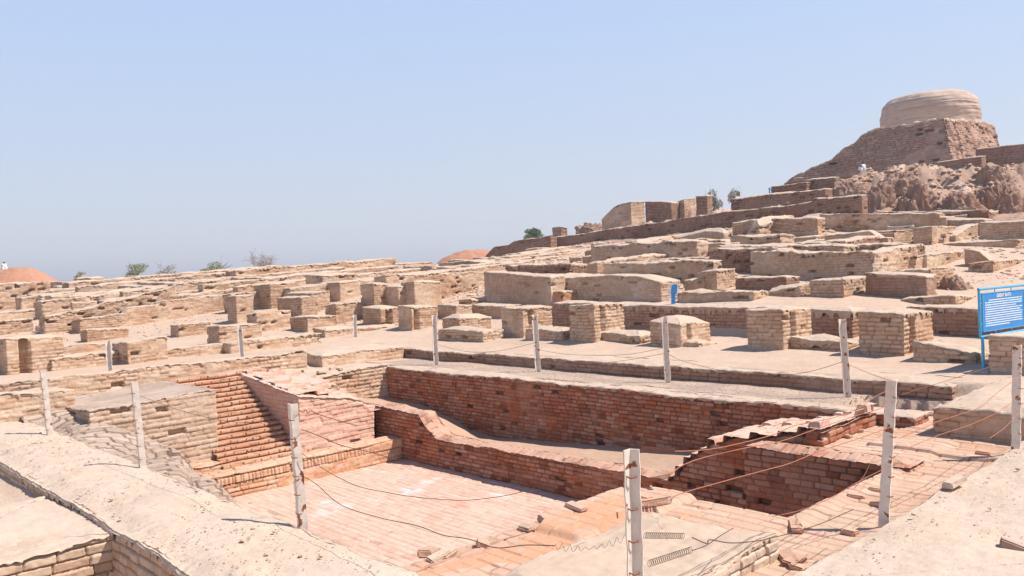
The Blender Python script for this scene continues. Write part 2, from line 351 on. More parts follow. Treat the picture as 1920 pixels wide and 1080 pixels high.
# ------------------------------------------------------------------ the ground: one sheet from the bath rim to the horizon
SIL = [(-900, 560), (0, 528), (100, 526), (300, 523), (500, 513), (700, 501), (800, 496), (900, 487), (1000, 470), (1100, 441), (1200, 412), (1300, 388), (1400, 366),
       (1500, 347), (1560, 325), (1640, 312), (1760, 297), (1920, 292), (2800, 292)]
pts = []
for u in range(-600, 2600, 60):
    us = min(max(u, 0), 1920); top = float(np.interp(u, *zip(*SIL))) if u >= 0 else 528 - .045 * u; h0 = hor(u)
    vv = h0 + 260
    off = h0 - hor(us)
    while vv > top:
        D = D0(us, vv - off); pts.append((pd(u, vv, D), .026 * D + .2)); vv -= 6 if vv < h0 + 150 else 25
    D = D0(us, top - off); P = pd(u, top, D); pts.append((P, .04 * D + .25))
    for k_, dz in ((1.06, -.05), (1.15, -.3), (1.3, -1.5), (1.6, -4), (2.2, -5), (3.0, -5)):
        zz = P[2] + dz if k_ < 1.3 else max(-4, P[2] * (1.75 - k_) * 1.2 + dz) if k_ < 1.7 else -4
        Q_ = cam_p + (P - cam_p) * k_; pts.append((np.array([Q_[0], Q_[1], zz]), .05 * D * k_ + .5))
PP = np.array([p for p, _ in pts]); PS = np.array([s for _, s in pts])
def far_z(x, y):
    out = np.zeros(x.size); xf = x.ravel(); yf = y.ravel()
    for i in range(0, xf.size, 20000):
        d2 = (xf[i:i + 20000, None] - PP[None, :, 0]) ** 2 + (yf[i:i + 20000, None] - PP[None, :, 1]) ** 2
        ww = np.exp(-d2 / (2 * PS[None] ** 2)) / PS[None] ** 2 + 1e-12 / (d2 + 1)
        out[i:i + 20000] = (ww @ PP[:, 2]) / ww.sum(1)
    return out.reshape(x.shape)
def rectw(x, y, xa, xb, ya, yb, s):
    return ss(xa - s, xa, x) * (1 - ss(xb, xb + s, x)) * ss(ya - s, ya, y) * (1 - ss(yb, yb + s, y))
def near_z(x, y):
    z = .25 * ss(13.4, 13.6, x) + .06 * ss(15, 16.2, x) + .09 * ss(15.2, 16.6, x) * np.clip(fbm(x * .5, y * .5, 41), 0, 1) * 2
    z = z + .3 * ss(17.2, 18.2, y) * (1 - ss(9.0, 11.0, x)) * (x < 13.3)
    z = np.where((x > 11.5) & (y < 4.0), .1, z)
    z = np.where((y < 3.0) & (x <= 11.5), -.35, z)
    z = np.where((x < 2.55), -.07 - .14 * rectw(x, y, .2, 2.1, 10.9, 15, .7), z)
    z = np.where((x < 2.6) & (y < 8.6), -1.3, z)
    z = np.where((x >= 2.6) & (x < 3.7), -.4, z)
    hole = rectw(x, y, 3.62, 11.95, 5.6, 17.35, .1) + rectw(x, y, 3.3, 13.1, 2.95, 5.7, .1)
    return z - 3 * np.clip(hole, 0, 1)
def ground_z(x, y, detail=True):
    wn = (1 - ss(18.3, 18.9, x)) * (1 - ss(18.8, 20.2, y))
    z = wn * near_z(x, y) + (1 - wn) * far_z(x, y)
    if detail:
        r = np.hypot(x, y)
        z = z + .05 * fbm(x * .6, y * .6, 3, 3) + .015 * fbm(x * 3, y * 3, 4, 3)
        rough = ss(3.2, 6.5, z) * ss(30, 44, r) * (1 - ss(120, 160, r))
        z = z + rough * (1.9 * np.abs(fbm(x * .25, y * .25, 8, 4)) + 1.1 * np.abs(fbm(x * .8, y * .8, 9, 5)) - 1.15)
    return z
def gz(x, y): return float(ground_z(np.array([x]), np.array([y]))[0])
ang = np.concatenate([np.linspace(-150, 5, 32, endpoint=False), np.linspace(5, 81, 760), np.linspace(83, 209, 24)])
rad = [2.]
while rad[-1] < 130: rad.append(rad[-1] * (1.0065 if rad[-1] < 30 else 1.008))
while rad[-1] < 5500: rad.append(rad[-1] * 1.1)
rad = np.array(rad); A_, R_ = np.meshgrid(np.radians(ang), rad)
GX = R_ * np.sin(A_); GY = R_ * np.cos(A_); GZ = ground_z(GX, GY)
GZ = np.where(R_ > 260, np.minimum(GZ, -4), GZ)
grav = rectw(GX, GY, 12.05, 13.4, 4.5, 18, .1) * .8 * (.5 + vn(GX * 2, GY * 2, 5))
ground = mk('ground', np.stack([GX, GY, GZ], -1).reshape(-1, 3), grid_quads(len(rad), len(ang))[:, ::-1], M['ground'],
            dict(tone=(fbm(GX * .5, GY * .5, 6) + .5).ravel(), joint=np.zeros(GX.size), aux=np.clip(grav, 0, 1).ravel()))
tag(ground, kind='structure')
ground.data.materials.append(M['hill'])
mi = ((GZ > 3.4) & (R_ > 38))[:-1, :-1].ravel().astype(np.int32) * ((R_[:-1, :-1] < 160).ravel())
mi = mi * (fbm(GX[:-1, :-1] * .3, GY[:-1, :-1] * .3, 31).ravel() > -.35)
ground.data.polygons.foreach_set('material_index', mi.astype(np.int32))

# ------------------------------------------------------------------ the bath
def surf(name, xa, xb, ya, yb, zf, mat, res=.03, brick=None, mask=None, aux=None, amp=1., seed=50, dust=.75, parent=None, crisp=False, jw=.02):
    nx_ = int((xb - xa) / res) + 1; ny_ = int((yb - ya) / res) + 1
    X, Y = np.meshgrid(np.linspace(xa, xb, nx_), np.linspace(ya, yb, ny_)); Z = zf(X, Y)
    if brick:
        ch, bl, sw = brick
        j, tn, pr, ms = brickfield(Y if sw else X, X if sw else Y, ch, bl, seed, max(jw, res * .8), .01)
        Z = Z + amp * (.018 * pr - .014 * j - .03 * ms)
    else: j = np.zeros(X.shape); tn = fbm(X * .8, Y * .8, seed) + .5
    Z = Z + .012 * amp * fbm(X * 2.5, Y * 2.5, seed + 1)
    if brick: j = j * (1 - dust + dust * ss(-.3, .1, fbm(X * .9, Y * .9, seed + 7)))
    Q = grid_quads(ny_, nx_)
    if mask is not None:
        k = mask(X, Y); kk = (k[:-1, :-1] & k[1:, 1:] & k[:-1, 1:] & k[1:, :-1]).ravel(); Q = Q[kk]
    at = dict(tone=tn.ravel(), joint=j.ravel(), aux=(aux(X, Y).ravel() if aux else np.zeros(X.size)))
    o = mk(name, np.stack([X, Y, Z], -1).reshape(-1, 3), Q, M[mat], at, not crisp, parent)
    if parent is None: tag(o, kind='structure')
    return o
salt_px = [(697, 880, .22), (715, 884, .12), (773, 917, .35), (800, 903, .2), (757, 925, .15), (635, 950, .3), (600, 962, .25), (700, 935, .2), (930, 930, .3), (610, 942, .12), (750, 873, .1), (820, 897, .12)]
salt = [(pz(u, v, -1.58), r) for u, v, r in salt_px]
def salt_aux(X, Y):
    a = np.zeros(X.shape)
    for p, r in salt: a = np.maximum(a, np.exp(-(((X - p[0]) / r) ** 2 + ((Y - p[1]) / (r * 1.1)) ** 2)))
    n = hsh(np.floor(X / .14), np.floor(Y / .28), 77)
    return np.clip(ss(.3, 1.1, a * (.4 + 1.0 * n)) * .5, 0, 1)
surf('pool_floor', 3.6, 10.2, 5.6, 14.4, lambda x, y: -1.58 + 0 * x, 'floor', .026, (.13, .30, True), aux=salt_aux, amp=.8, seed=51)
# walls round the pool
NL = dict(D=11.5)
wall('brick_wall', 'long deep red brick wall in shade along the far side of the sunken pool', 11.75, 12.25, 4.5, 17.3, -1.75, lambda x, y: .0 - .0 * x, D=11, mat='red', cat='wall', ch=.075, bl=.195,
     hole=.02, er=.75, capdrop=.05, dome=.0, fine=1.3, capname='mud_cap')
lt = interp_fn([(16.2, -.5), (15.05, -.56), (13.65, -.60), (13.45, -.79), (13.1, -1.02), (8.9, -1.0), (7.2, -.95)], 1)
wall('brick_wall', 'low reddish ledge wall between the pool floor and the sandy shelf', 10.05, 10.5, 7.1, 15.2, -1.8, lt, D=9, mat='red', cat='wall', ch=.075, bl=.2, hole=.05, er=.7, cap=False, jd=.8)
sc_ = [(18, -.7), (17.5, -.73), (16.76, -.8), (15.89, -.82), (14.61, -1.04), (14.06, -1.23), (13.18, -1.3), (12.04, -1.23), (10.31, -1.11), (9.29, -1.03), (8.15, -.93), (7.1, -.85), (6, -.8)]
fA = interp_fn(sc_, 1)
def ledge_z(x, y):
    k = ss(10.2, 11.75, x); lo_ = np.where(y > 15.05, -.58, lt(x, y) - .02); return lo_ * (1 - k) + fA(x, y) * k
surf('sandy_shelf', 10.3, 11.8, 6.6, 17.4, ledge_z, 'dirt', .03, None, amp=1.5, seed=52)
surf('sandy_shelf', 9.6, 10.32, 14.9, 17.4, lambda x, y: -.6 + 0 * x, 'dirt', .03, None, amp=1.5, seed=53)
o = wall('brick_wall', 'low buff brick curb at the foot of the stairs, top bricks on edge', 5.7, 10.04, 14.25, 14.75, -1.8, -1.30, D=11, mat='orange', cat='curb', ch=.083, bl=.25, cap=False, er=.6)
wall('header_course', None, 5.7, 10.06, 14.235, 14.76, -1.31, -1.15, D=9, mat='orange', ch=.17, bl=.075, cap=False, er=.5, parent=o, jd=.5)
# stairs
def stairs(name, label, xa0, xb0, xa1, xb1, y0, z0, rise, run, n, mat='orange', res=.012):
    ys, zs, cs, rs = [], [], [], []
    y, z = y0, z0
    for k in range(n):
        m = max(3, int(rise / res)); 
        for i in range(m): ys.append(y); zs.append(z + rise * i / m); rs.append(1.); cs.append(i / m)
        m = max(3, int(run / res))
        for i in range(m): ys.append(y + run * i / m); zs.append(z + rise); rs.append(0.); cs.append(1 + i / m)
        y += run; z += rise
    ys.append(y + .3); zs.append(z); rs.append(0); cs.append(1.9)
    ys, zs, rs, cs = map(np.array, (ys, zs, rs, cs)); nx_ = int((xb0 - xa0) / (res * .8))
    t = np.linspace(0, 1, nx_)[None]; f = ((zs - z0) / (n * rise))[:, None]
    X = (xa0 + (xa1 - xa0) * f) * (1 - t) + (xb0 + (xb1 - xb0) * f) * t
    Y = ys[:, None] + 0 * X; Z = zs[:, None] + 0 * X
    stp = np.floor((zs - z0 + .001) / rise)[:, None]
    stp = np.where(rs[:, None] > .5, stp, stp - 1)
    j, tn, pr, ms = brickfield(X + stp * .137, stp * rise + .001 + np.clip(cs, 0, 1)[:, None] * (rise - .002), rise, .2, 61, .013, .05)
    front = (rs[:, None] * (1) + (1 - rs[:, None]) * (1 - ss(0, .08, Y - (y0 + stp * run))))
    n1 = hsh(np.floor(X / .27 + stp * .5), stp, 62)
    Y = Y - front * (.03 * pr + .05 * (n1 - .5) + .03 * fbm(X * 2, stp, 63)) + front * .02 * j + .035 * rs[:, None] * (1 - ss(0, .4, cs))[:, None]
    Z = Z + (.012 * pr - .012 * j) + .02 * fbm(X * 1.5, stp * .7, 64)
    o = mk(name, np.stack([X, Y, Z], -1).reshape(-1, 3), grid_quads(len(ys), nx_), M[mat], dict(tone=tn.ravel(), joint=(j * .9).ravel()), False); return o
o = stairs('brick_stairs', '', 6.38, 8.2, 6.5, 8.7, 14.72, -1.17, .082, .1535, 18); tag(o, 'steep flight of thin orange brick steps going down into the pool', 'stairs')
wall('brick_wall', 'tiny red brick stub in the corner between the tan block and the stair foot', 5.75, 6.4, 14.76, 15.25, -1.6, -1.02, D=12, mat='orange', cat='wall', ch=.08, cap=False)
# walls at the north end
wall('brick_wall', 'broad buff mud-brick face left of the stairs under a grey paved top', 4.3, 6.52, 15.2, 17.7, -1.8, lambda x, y: .2 + .05 * (x - 4.4) - .02 * (y - 15.2), D=13, mat='buff2', cat='wall', ch=.09, bl=.3, capmat='grey', capdrop=.04, dome=0, er=.9, jd=.8, plaster=.8, capname='paved_top', hole=.02)
T2 = lambda x, y: np.minimum(-.06 + .13 * (y - 14.78), .3) - .14 * (x - 8.0) - ss(9.0, 9.7, x) * .13 * (1 - ss(15.2, 16.5, y))
blk = wall('brick_wall', 'pink plastered brick block with a rubble-strewn sloping top right of the stairs', 8.0, 9.72, 14.78, 17.8, -1.8,
     T2, D=12, mat='pink', cat='wall', ch=.085, bl=.27, cap=False, er=1.1, jd=.6, hole=.02, plaster=.7)
wall('brick_wall', 'weathered buff wall closing the far corner behind the sandy shelf', 9.5, 11.8, 17.15, 18.2, -1.6, lambda x, y: .06 - .03 * (11.8 - x), D=15, mat='buff', cat='wall', ch=.09, er=1.4, hole=.05, capdrop=.04, dome=.0)
wall('brick_wall', 'low buff parapet block with a shaded end above the far corner of the pool', 10.75, 13.3, 18.55, 19.9, -.1, lambda x, y: .33 + 0 * x, D=17, mat='buff', cat='parapet', ch=.1, er=.9)
def brick_top(parent, x0, x1, y0, y1, T, mat, seed, rag=.5, cell=(.28, .14), q=.08, res=.022):
    """loose and set bricks on a broken wall top: every brick cell steps by whole courses"""
    def zf(x, y):
        cx_ = np.floor((x + .14 * (np.floor(y / cell[1]) % 2)) / cell[0]); cy_ = np.floor(y / cell[1])
        xc = (cx_ + .5) * cell[0]; yc = (cy_ + .5) * cell[1]
        z = T(np.clip(xc, x0, x1), np.clip(yc, y0, y1)) + rag * q * (hsh(cx_, cy_, seed) - .4) * 2
        return np.round(z / q) * q + .02 * (hsh(cx_, cy_, seed + 1) - .5) - .01
    return surf('broken_top', x0, x1, y0, y1, zf, mat, res, (cell[1], cell[0], False), amp=.7, seed=seed, dust=.3, parent=parent, crisp=True)
brick_top(blk, 8.12, 9.66, 15.0, 17.8, lambda x, y: T2(x, y) + .05, 'pink', 301, .35)
# west ramp of slumped paving
cp = np.array([py(u, v, y) for u, v, y in ((0, 768, 17.2), (60, 745, 18.2), (130, 735, 18.4), (165, 738, 17.9), (60, 765, 17.), (120, 770, 16.4), (190, 790, 15.1), (240, 808, 15.1), (290, 832, 15.1), (350, 862, 15.1), (398, 905, 14.9), (150, 800, 14.9), (200, 822, 14.0), (255, 850, 13.4), (310, 880, 13.2), (360, 905, 12.8))]
              + [px(u, v, 3.78) for u, v in ((30, 800), (100, 829), (200, 858), (260, 878), (340, 913), (400, 937), (450, 958))] + [(5.2, 11.2, -1.6), (6.0, 13, -1.64), (6.3, 14.4, -1.62), (4.6, 9.6, -1.65), (5.8, 9.4, -1.7), (5.2, 9.9, -1.68), (6.2, 10.5, -1.7), (6.4, 9, -1.75), (4, 9, -1.66)])
def ramp_z(x, y):
    w_ = np.exp(-((x[..., None] - cp[:, 0]) ** 2 / .12 + (y[..., None] - cp[:, 1]) ** 2 / .5)) + 1e-9 / ((x[..., None] - cp[:, 0]) ** 2 + (y[..., None] - cp[:, 1]) ** 2 + .1)
    z = (w_ * cp[:, 2]).sum(-1) / w_.sum(-1)
    z = z + .012 * fbm(x * 1.1, y * 1.1, 71)
    q = np.floor(z / .085) * .085 + .04
    k = np.where(z < -.3, .8, .15)
    return z * (1 - k) + q * k
o = surf('slumped_paving', 3.55, 6.4, 9.0, 18.7, ramp_z, 'grey', .02, (.16, .31, False), amp=1.4, seed=73, dust=.1, crisp=True, jw=.03)
o['kind'] = 'structure'
# south end: rim platform, rectangular pit
def plat_m(x, y):
    m = ~((x > 7.12) & (x < 9.56) & (y > 3.93))
    m &= ~((x < 10.1) & (y > 5.72)) & ~((x >= 9.9) & (x < 11.95) & (y > 5.15)) & ~((x >= 11.9) & (y > 5.7))
    return m
def plat_z(x, y):
    z = -.16 + .035 * (x > 10.45) * (y > 2.9) * (y < 4.6 + 0 * x) * (x < 13) + 0 * x
    z = z - .03 * rectw(x, y, 6.3, 11, 3.25, 3.7, .15)            # sandy channel beside the strip
    z = z + .01 * fbm(x * 1.3, y * 1.3, 81, 3)
    z = z + .05 * rectw(x, y, 5.4, 7.2, 5.0, 5.75, .1) * (vn(x * 3, y * 3, 82) > -.1)
    return z
def plat_aux(x, y):
    sand = rectw(x, y, 3.4, 6.5, 4.75, 5.45, .25) * (fbm(x * 2, y * 2, 83) > -.15)
    return np.clip(sand, 0, 1) * .95
surf('brick_paving', 3.4, 13.3, 2.85, 7.0, plat_z, 'pave', .02, (.15, .29, True), mask=plat_m, aux=plat_aux, amp=.55, dust=.5, crisp=True, seed=84)
wall('brick_wall', 'deep red shaded wall lining the far side of the rectangular pit', 9.5, 9.95, 3.7, 5.8, -2.2, -.15, D=7.5, mat='red', cat='wall', ch=.08, bl=.22, cap=False, er=.5, hole=.03, jd=.9)
TM = interp_fn([(7.55, -1.05), (7.3, -.85), (7.1, -.62), (6.85, -.42), (6.6, -.28), (6.2, -.17), (5.8, -.12), (5.5, -.02), (5.2, .08), (5.0, .08)], 1)
ms = wall('brick_wall', 'dark red broken wall with a ragged stepped top between the sandy shelf and the pit', 10.05, 11.74, 5.0, 7.55, -2.2,
     lambda x, y: TM(x, y) - .05, D=8, mat='red', cat='wall', ch=.08, bl=.21, cap=False, er=.9, hole=.08)
brick_top(ms, 10.02, 11.74, 5.0, 7.5, TM, 'pink', 302, .6)
wall('brick_wall', 'crumbling red rim wall hidden side of the pit toward the pool', 6.75, 7.08, 3.9, 5.65, -2.2, -.2, D=9, mat='red', cat='wall', cap=False, er=.5)
wall('brick_wall', 'near end wall of the sunken pool below the strip of orange sand', 3.6, 6.74, 5.35, 5.68, -2.0, -.19, D=9, mat='red', cat='wall', cap=False, er=.5)
wall('brick_wall', 'brick edge of the pit beneath the near paving strip', 7.1, 9.5, 3.55, 3.9, -2.2, -.24, D=9, mat='red', cat='wall', cap=False, er=.5)
surf('pit_floor', 6.9, 11.8, 3.5, 7.3, lambda x, y: -2.15 + 0 * x, 'dirt', .1, None, seed=85)
wall('mud_slab', 'smooth pale mud-plastered slab in front of the nearest cream post', 3.9, 6.1, 3.45, 4.72, -.5, lambda x, y: -.06 + .03 * (x - 4) + .05 * (1 - ss(3.45, 3.9, y)), D=5, mat='mud', cat='slab', capmat='slab', capdrop=.05, dome=.03, er=1.1, capname='slab_top', maxrings=60)
wall('brick_wall', 'low block of mud-topped brick behind the tall signboard post at the right edge', 11.35, 15.5, -2, 4.1, -.4, lambda x, y: .25 + 0 * x, D=11, mat='buff', cat='wall', er=1.3, capdrop=.06, hole=.05)
wall('brick_wall', 'shallow brown brick step along the upper edge of the gravel walkway', 13.35, 14.2, 4.55, 20.3, -.2, lambda x, y: .24 + 0 * x, D=14, mat='brown', cat='step', ch=.085, er=.8, hole=.06, capdrop=.05, dome=0)
# foreground walls
wall('mud_wall', 'wide mud-covered wall top crossing the bottom left, with three cream posts along it', 2.5, 3.68, -1.0, 17.2, -1.5, lambda x, y: 0 + .03 * vn(x, y * .4, 5), D=6.5, mat='buff', cat='wall', capmat='mud', maxrings=46, capdrop=.06, dome=.05, ch=.095, bl=.26, er=.9, fine=1.4, plaster=2)
wall('mud_wall', 'mud-topped cross wall with large worn bricks at the bottom left corner', -6, 2.52, 8.35, 10.6, -1.6, lambda x, y: -.06 - .0 * x, D=7.5, mat='buff', cat='wall', capmat='mud', capdrop=.03, dome=.0, ch=.098, bl=.27, er=1.1, fine=1.2, hole=.05, plaster=2)
wall('mud_wall', 'wide pale mud-covered wall top filling the bottom right corner', 5.35, 18, -2.5, 3.02, -.8, lambda x, y: -.05 + .05 * (1 - ss(1.8, 3.0, y)) + .02 * vn(x, y, 6), D=7, mat='buff', cat='wall', capmat='mud', maxrings=120, capdrop=.05, dome=.02, er=1., fine=1.6)

# ------------------------------------------------------------------ the row of piers behind the walkway
GP = 'brick piers along the terrace'
def pier(label, uL, vL, u0, v0, uR, vR, vb, g=None, **k):
    D = D0(u0, vb); P = pd(u0, vb, D); gr = ()
    if g: a = py(g[0], v0, P[1])[0] - P[0]; c = py(g[1], v0, P[1])[0] - P[0]; gr = ((a, c, .28),)
    return PB(label, uL, vL, u0, v0, uR, vR, vb, name='brick_pier', cat='pier', group=GP, grooves=gr, maxT=4, **k)
pier('leftmost pier of the terrace row, right behind the third far cream post', 679, 575, 715, 578, 748, 575, 617, (724, 734))
pier('slotted buff pier just left of the low hump-topped block', 748, 573, 773, 576, 820, 574, 624, (777, 784))
pier('low hump-topped brick block beside the second walkway post', 828, 596, 862, 597, 921, 594, 628, dome=.12)
pier('slotted pier standing behind the post in the middle of the photo', 939, 577, 982, 577, 1035, 573, 634, (992, 1000))
pier('tall slotted pier in mid row with a broad shaded face', 1066, 573, 1116, 571, 1170, 569, 643, (1126, 1134))
pier('low worn block with a small notch right of the small blue sign', 1218, 600, 1277, 606, 1330, 602, 650, (1286, 1294), dome=.1)
pier('big slotted pier left of the leaning post near the blue signboard', 1398, 580, 1469, 582, 1520, 577, 658, (1480, 1489))
pier('largest slotted pier with big squared bricks, nearest the blue signboard', 1608, 584, 1697, 588, 1749, 583, 668, (1706, 1718))
pier('squat shaded pier seen under the blue signboard', 1852, 626, 1990, 640, 2030, 636, 700)
# plinths joining piers
def plinth(label, *a, **k): return PB(label, *a, name='mud_plinth', cat='plinth', capdrop=.1, er=1.5, dome=.08, **k)
plinth('low mud plinth between the hump-topped block and the pier right of it', 822, 617, 905, 622, 945, 620, 640, profY=None)
plinth('low rounded mud plinth joining the two slotted piers in mid row', 985, 618, 1055, 620, 1075, 618, 640)
plinth('low mud plinth left of the notched worn block', 1118, 622, 1200, 628, 1225, 626, 645)
plinth('low mud plinth under the notched worn block', 1225, 640, 1310, 643, 1330, 641, 651)
plinth('low mud plinth right of the big slotted pier by the leaning post', 1478, 630, 1580, 643, 1612, 641, 660)
plinth('low mud plinth between the largest pier and the blue signboard', 1712, 640, 1830, 662, 1860, 660, 680)
# ------------------------------------------------------------------ back wall and mid walls (shaded west faces right of centre)
B = PB
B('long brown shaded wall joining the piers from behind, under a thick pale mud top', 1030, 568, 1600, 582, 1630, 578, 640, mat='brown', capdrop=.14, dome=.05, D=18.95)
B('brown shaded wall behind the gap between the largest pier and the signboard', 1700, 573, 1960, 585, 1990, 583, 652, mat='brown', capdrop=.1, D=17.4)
B('shaded stub of wall behind the hump-topped block', 820, 572, 856, 573, 878, 572, 606)
B('shaded wall behind the hump-topped block, reaching the mid-row pier', 876, 572, 950, 575, 970, 572, 611)
B('large flat shaded wall in the middle distance with a serrated mud top, left half', 907, 510, 1034, 519, 1050, 517, 568, mat='buff2', capdrop=.12)
B('large flat shaded wall left of the small blue sign, crumbling at its right end', 1036, 520, 1240, 526, 1275, 523, 562, mat='buff2', capdrop=.12, profY=[(1036, 522), (1060, 520), (1150, 516), (1200, 518), (1240, 528)])
B('sunlit rough wall with pitted bricks meeting the large shaded wall', 722, 519, 726, 516, 915, 509, 585, er=1.4, hole=.08, D=31.4)
B('small reddish brick stub in front of the large shaded wall', 1013, 548, 1056, 546, 1063, 545, 567, mat='orange')
B('low sunlit kerb wall in front of the large shaded wall', 880, 560, 884, 562, 1012, 557, 572)
B('shaded pier-like block left of two joined blocks in the middle left', 675, 533, 702, 532, 710, 532, 578, D=30.4)
B('middle block of three shaded blocks at the foot of the sunlit pitted wall', 703, 536, 748, 537, 752, 536, 578, D=30.2)
B('tall block with sunlit right side at the foot of the pitted wall', 752, 529, 778, 528, 826, 526, 578, D=30.0)
B('thin pale wall strip with a short shaded end above the pitted wall', 800, 504, 840, 505, 885, 500, 512)
B('pale wall with a drooping shaded face near the skyline centre', 822, 494, 900, 490, 945, 489, 508, profY=[(822, 494), (880, 489), (900, 491)])
B('shaded block below the skyline, behind the cluster of high piers', 572, 515, 605, 517, 668, 513, 542)
B('high slotted block with lit right side in the left-centre cluster', 593, 531, 638, 529, 676, 526, 565)
B('tallest shaded block of the left-centre cluster', 476, 536, 508, 532, 553, 528, 582)
B('upper overhanging block in the left-centre cluster', 538, 550, 585, 549, 618, 545, 585)
B('wide shaded block with tapering lit side in the left-centre cluster', 519, 558, 566, 557, 588, 556, 594, batx2=.1)
B('rough lit block with a short shaded end left of the terrace piers', 608, 573, 630, 569, 689, 567, 610, er=1.4, hole=.07)
B('rounded drum-like block of crumbling bricks below the tallest shaded block', 471, 590, 482, 585, 545, 582, 624, er=1.6, hole=.08)
B('low slotted block right of the drum-like crumbling block', 543, 595, 577, 594, 630, 590, 626)
B('low mud kerb left of the third far post', 604, 615, 609, 618, 748, 611, 634)
B('low crumbling kerb below the drum-like block', 428, 645, 432, 642, 604, 624, 662, er=1.5, hole=.08)
B('dark-ended flat wall on the skyline right of the leafless bush', 497, 503, 533, 503, 640, 496, 521, profX=[(533, 503), (560, 501), (640, 497)])
B('low wall with a shaded notch under the skyline wall', 550, 510, 582, 508, 720, 500, 524)
B('long pale wall on the skyline between the small shrub and the red mound', 640, 499, 645, 498, 812, 491, 512)
B('lit wall behind the left-centre cluster with a square right corner', 442, 520, 447, 521, 572, 519, 545, hole=.06)
B('rough lit wall with ragged dark holes climbing to the left-centre cluster', 322, 534, 327, 533, 446, 522, 566, er=1.8, hole=.12)
B('rubble wall sloping down left from the ragged wall', 80, 596, 85, 592, 330, 536, 628, er=2, hole=.14, profX=[(85, 594), (150, 582), (237, 560), (300, 546), (330, 537)])
B('long sunlit brick wall stepping up to the right, in the left middle', 133, 603, 150, 598, 440, 549, 626, profX=[(150, 599), (236, 588), (238, 578), (299, 572), (301, 566), (440, 550)], hole=.04)
B('narrow buttress with a dark gap at the right end of the long sunlit wall', 439, 556, 444, 555, 463, 552, 607)
B('small low block with a shaded end in front of the long sunlit wall', 151, 620, 163, 618, 241, 614, 643)
B('low lit block with a tiny shaded end, left of the slotted low block', 322, 611, 335, 609, 396, 602, 634, er=1.3)
B('low slotted block behind the post nearest the pool corner on the left', 387, 614, 412, 612, 491, 607, 648)
B('low lit block behind the thin post left of centre', 210, 643, 240, 642, 314, 632, 683, er=1.2)
B('wide slotted brick block at the left edge', -10, 634, 14, 634, 117, 628, 702, grooves=((.28, .5, .3),))
B('low mud kerb joining the left edge block and the next block', 90, 674, 97, 671, 242, 657, 694)
B('thin row of lit bricks above the left mud kerb', 108, 650, 113, 648, 206, 641, 664)
B('low mud kerb right of the thin post on the left', 306, 657, 313, 655, 426, 644, 672)
B('long low brick step running left from the parapet block', -60, 735, -40, 727, 575, 659, 752, D=15.2, mat='buff', maxT=30, profX=[(-40, 727), (0, 719), (567, 658)], minT=.9)
B('short pale mud-topped step at the left edge above the slumped paving', -60, 748, -50, 742, 138, 728, 772, D=14, minT=.7)
B('pale smooth low wall at the left edge', -30, 590, -20, 589, 108, 575, 606)
B('crumbling reddish low wall at the left edge beside the stair-like buttress', -30, 605, -20, 604, 62, 597, 632, er=1.5, hole=.1)
B('rough high wall with pitted bricks at the far left', -30, 535, -20, 533, 93, 527, 586, er=2, hole=.12, grooves=((4.2, 4.5, .3),))
B('smooth pale wall right of the rough far-left wall', 85, 556, 93, 553, 205, 546, 584)
B('small dark-faced block on the far left skyline', 85, 528, 117, 529, 143, 531, 543)
B('domed pale block on the left skyline', 138, 524, 144, 522, 196, 520, 536, dome=.12, er=2)
B('low broken block with jagged shade on the left skyline', 228, 519, 262, 518, 302, 521, 538, er=2)
B('dark-faced block under the green bush on the left skyline', 303, 517, 358, 514, 384, 520, 529, er=2)
B('rounded pale wall top under the leafless bush', 396, 520, 405, 519, 498, 512, 524, dome=.5)
# ------------------------------------------------------------------ hillside, shaded faces
mb = dict(mat='brown')
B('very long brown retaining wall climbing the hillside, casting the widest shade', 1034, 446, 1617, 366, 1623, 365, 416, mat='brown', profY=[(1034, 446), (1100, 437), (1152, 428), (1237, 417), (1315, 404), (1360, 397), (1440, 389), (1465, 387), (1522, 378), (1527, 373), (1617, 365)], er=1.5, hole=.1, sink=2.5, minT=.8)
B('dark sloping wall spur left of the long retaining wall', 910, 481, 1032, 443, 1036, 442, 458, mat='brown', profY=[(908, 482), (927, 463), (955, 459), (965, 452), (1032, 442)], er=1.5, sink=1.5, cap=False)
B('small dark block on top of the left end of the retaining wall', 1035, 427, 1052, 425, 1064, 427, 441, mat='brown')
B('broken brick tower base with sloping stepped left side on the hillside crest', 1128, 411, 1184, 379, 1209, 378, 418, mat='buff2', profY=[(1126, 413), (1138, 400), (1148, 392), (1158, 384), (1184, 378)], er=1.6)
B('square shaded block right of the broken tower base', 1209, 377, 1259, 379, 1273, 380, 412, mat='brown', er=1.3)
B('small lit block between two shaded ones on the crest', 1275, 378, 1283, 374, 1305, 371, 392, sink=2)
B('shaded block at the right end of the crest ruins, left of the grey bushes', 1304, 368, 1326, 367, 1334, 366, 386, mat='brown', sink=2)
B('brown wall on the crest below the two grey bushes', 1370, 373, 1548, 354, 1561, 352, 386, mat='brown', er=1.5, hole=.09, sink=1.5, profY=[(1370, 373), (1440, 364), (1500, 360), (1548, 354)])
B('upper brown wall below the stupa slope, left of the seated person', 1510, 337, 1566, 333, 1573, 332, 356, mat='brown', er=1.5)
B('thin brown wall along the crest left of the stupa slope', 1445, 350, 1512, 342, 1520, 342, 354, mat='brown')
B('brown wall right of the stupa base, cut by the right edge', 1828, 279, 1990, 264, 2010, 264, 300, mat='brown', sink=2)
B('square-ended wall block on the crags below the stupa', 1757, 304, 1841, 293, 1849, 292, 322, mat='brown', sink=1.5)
B('long flat shaded wall above the reddish sunken court', 1378, 493, 1612, 483, 1640, 481, 506, profY=[(1378, 493), (1612, 483)], mat='buff2')
B('reddish brown sunken wall left of the squarish pale-topped block', 1378, 520, 1475, 519, 1500, 519, 544, mat='brown')
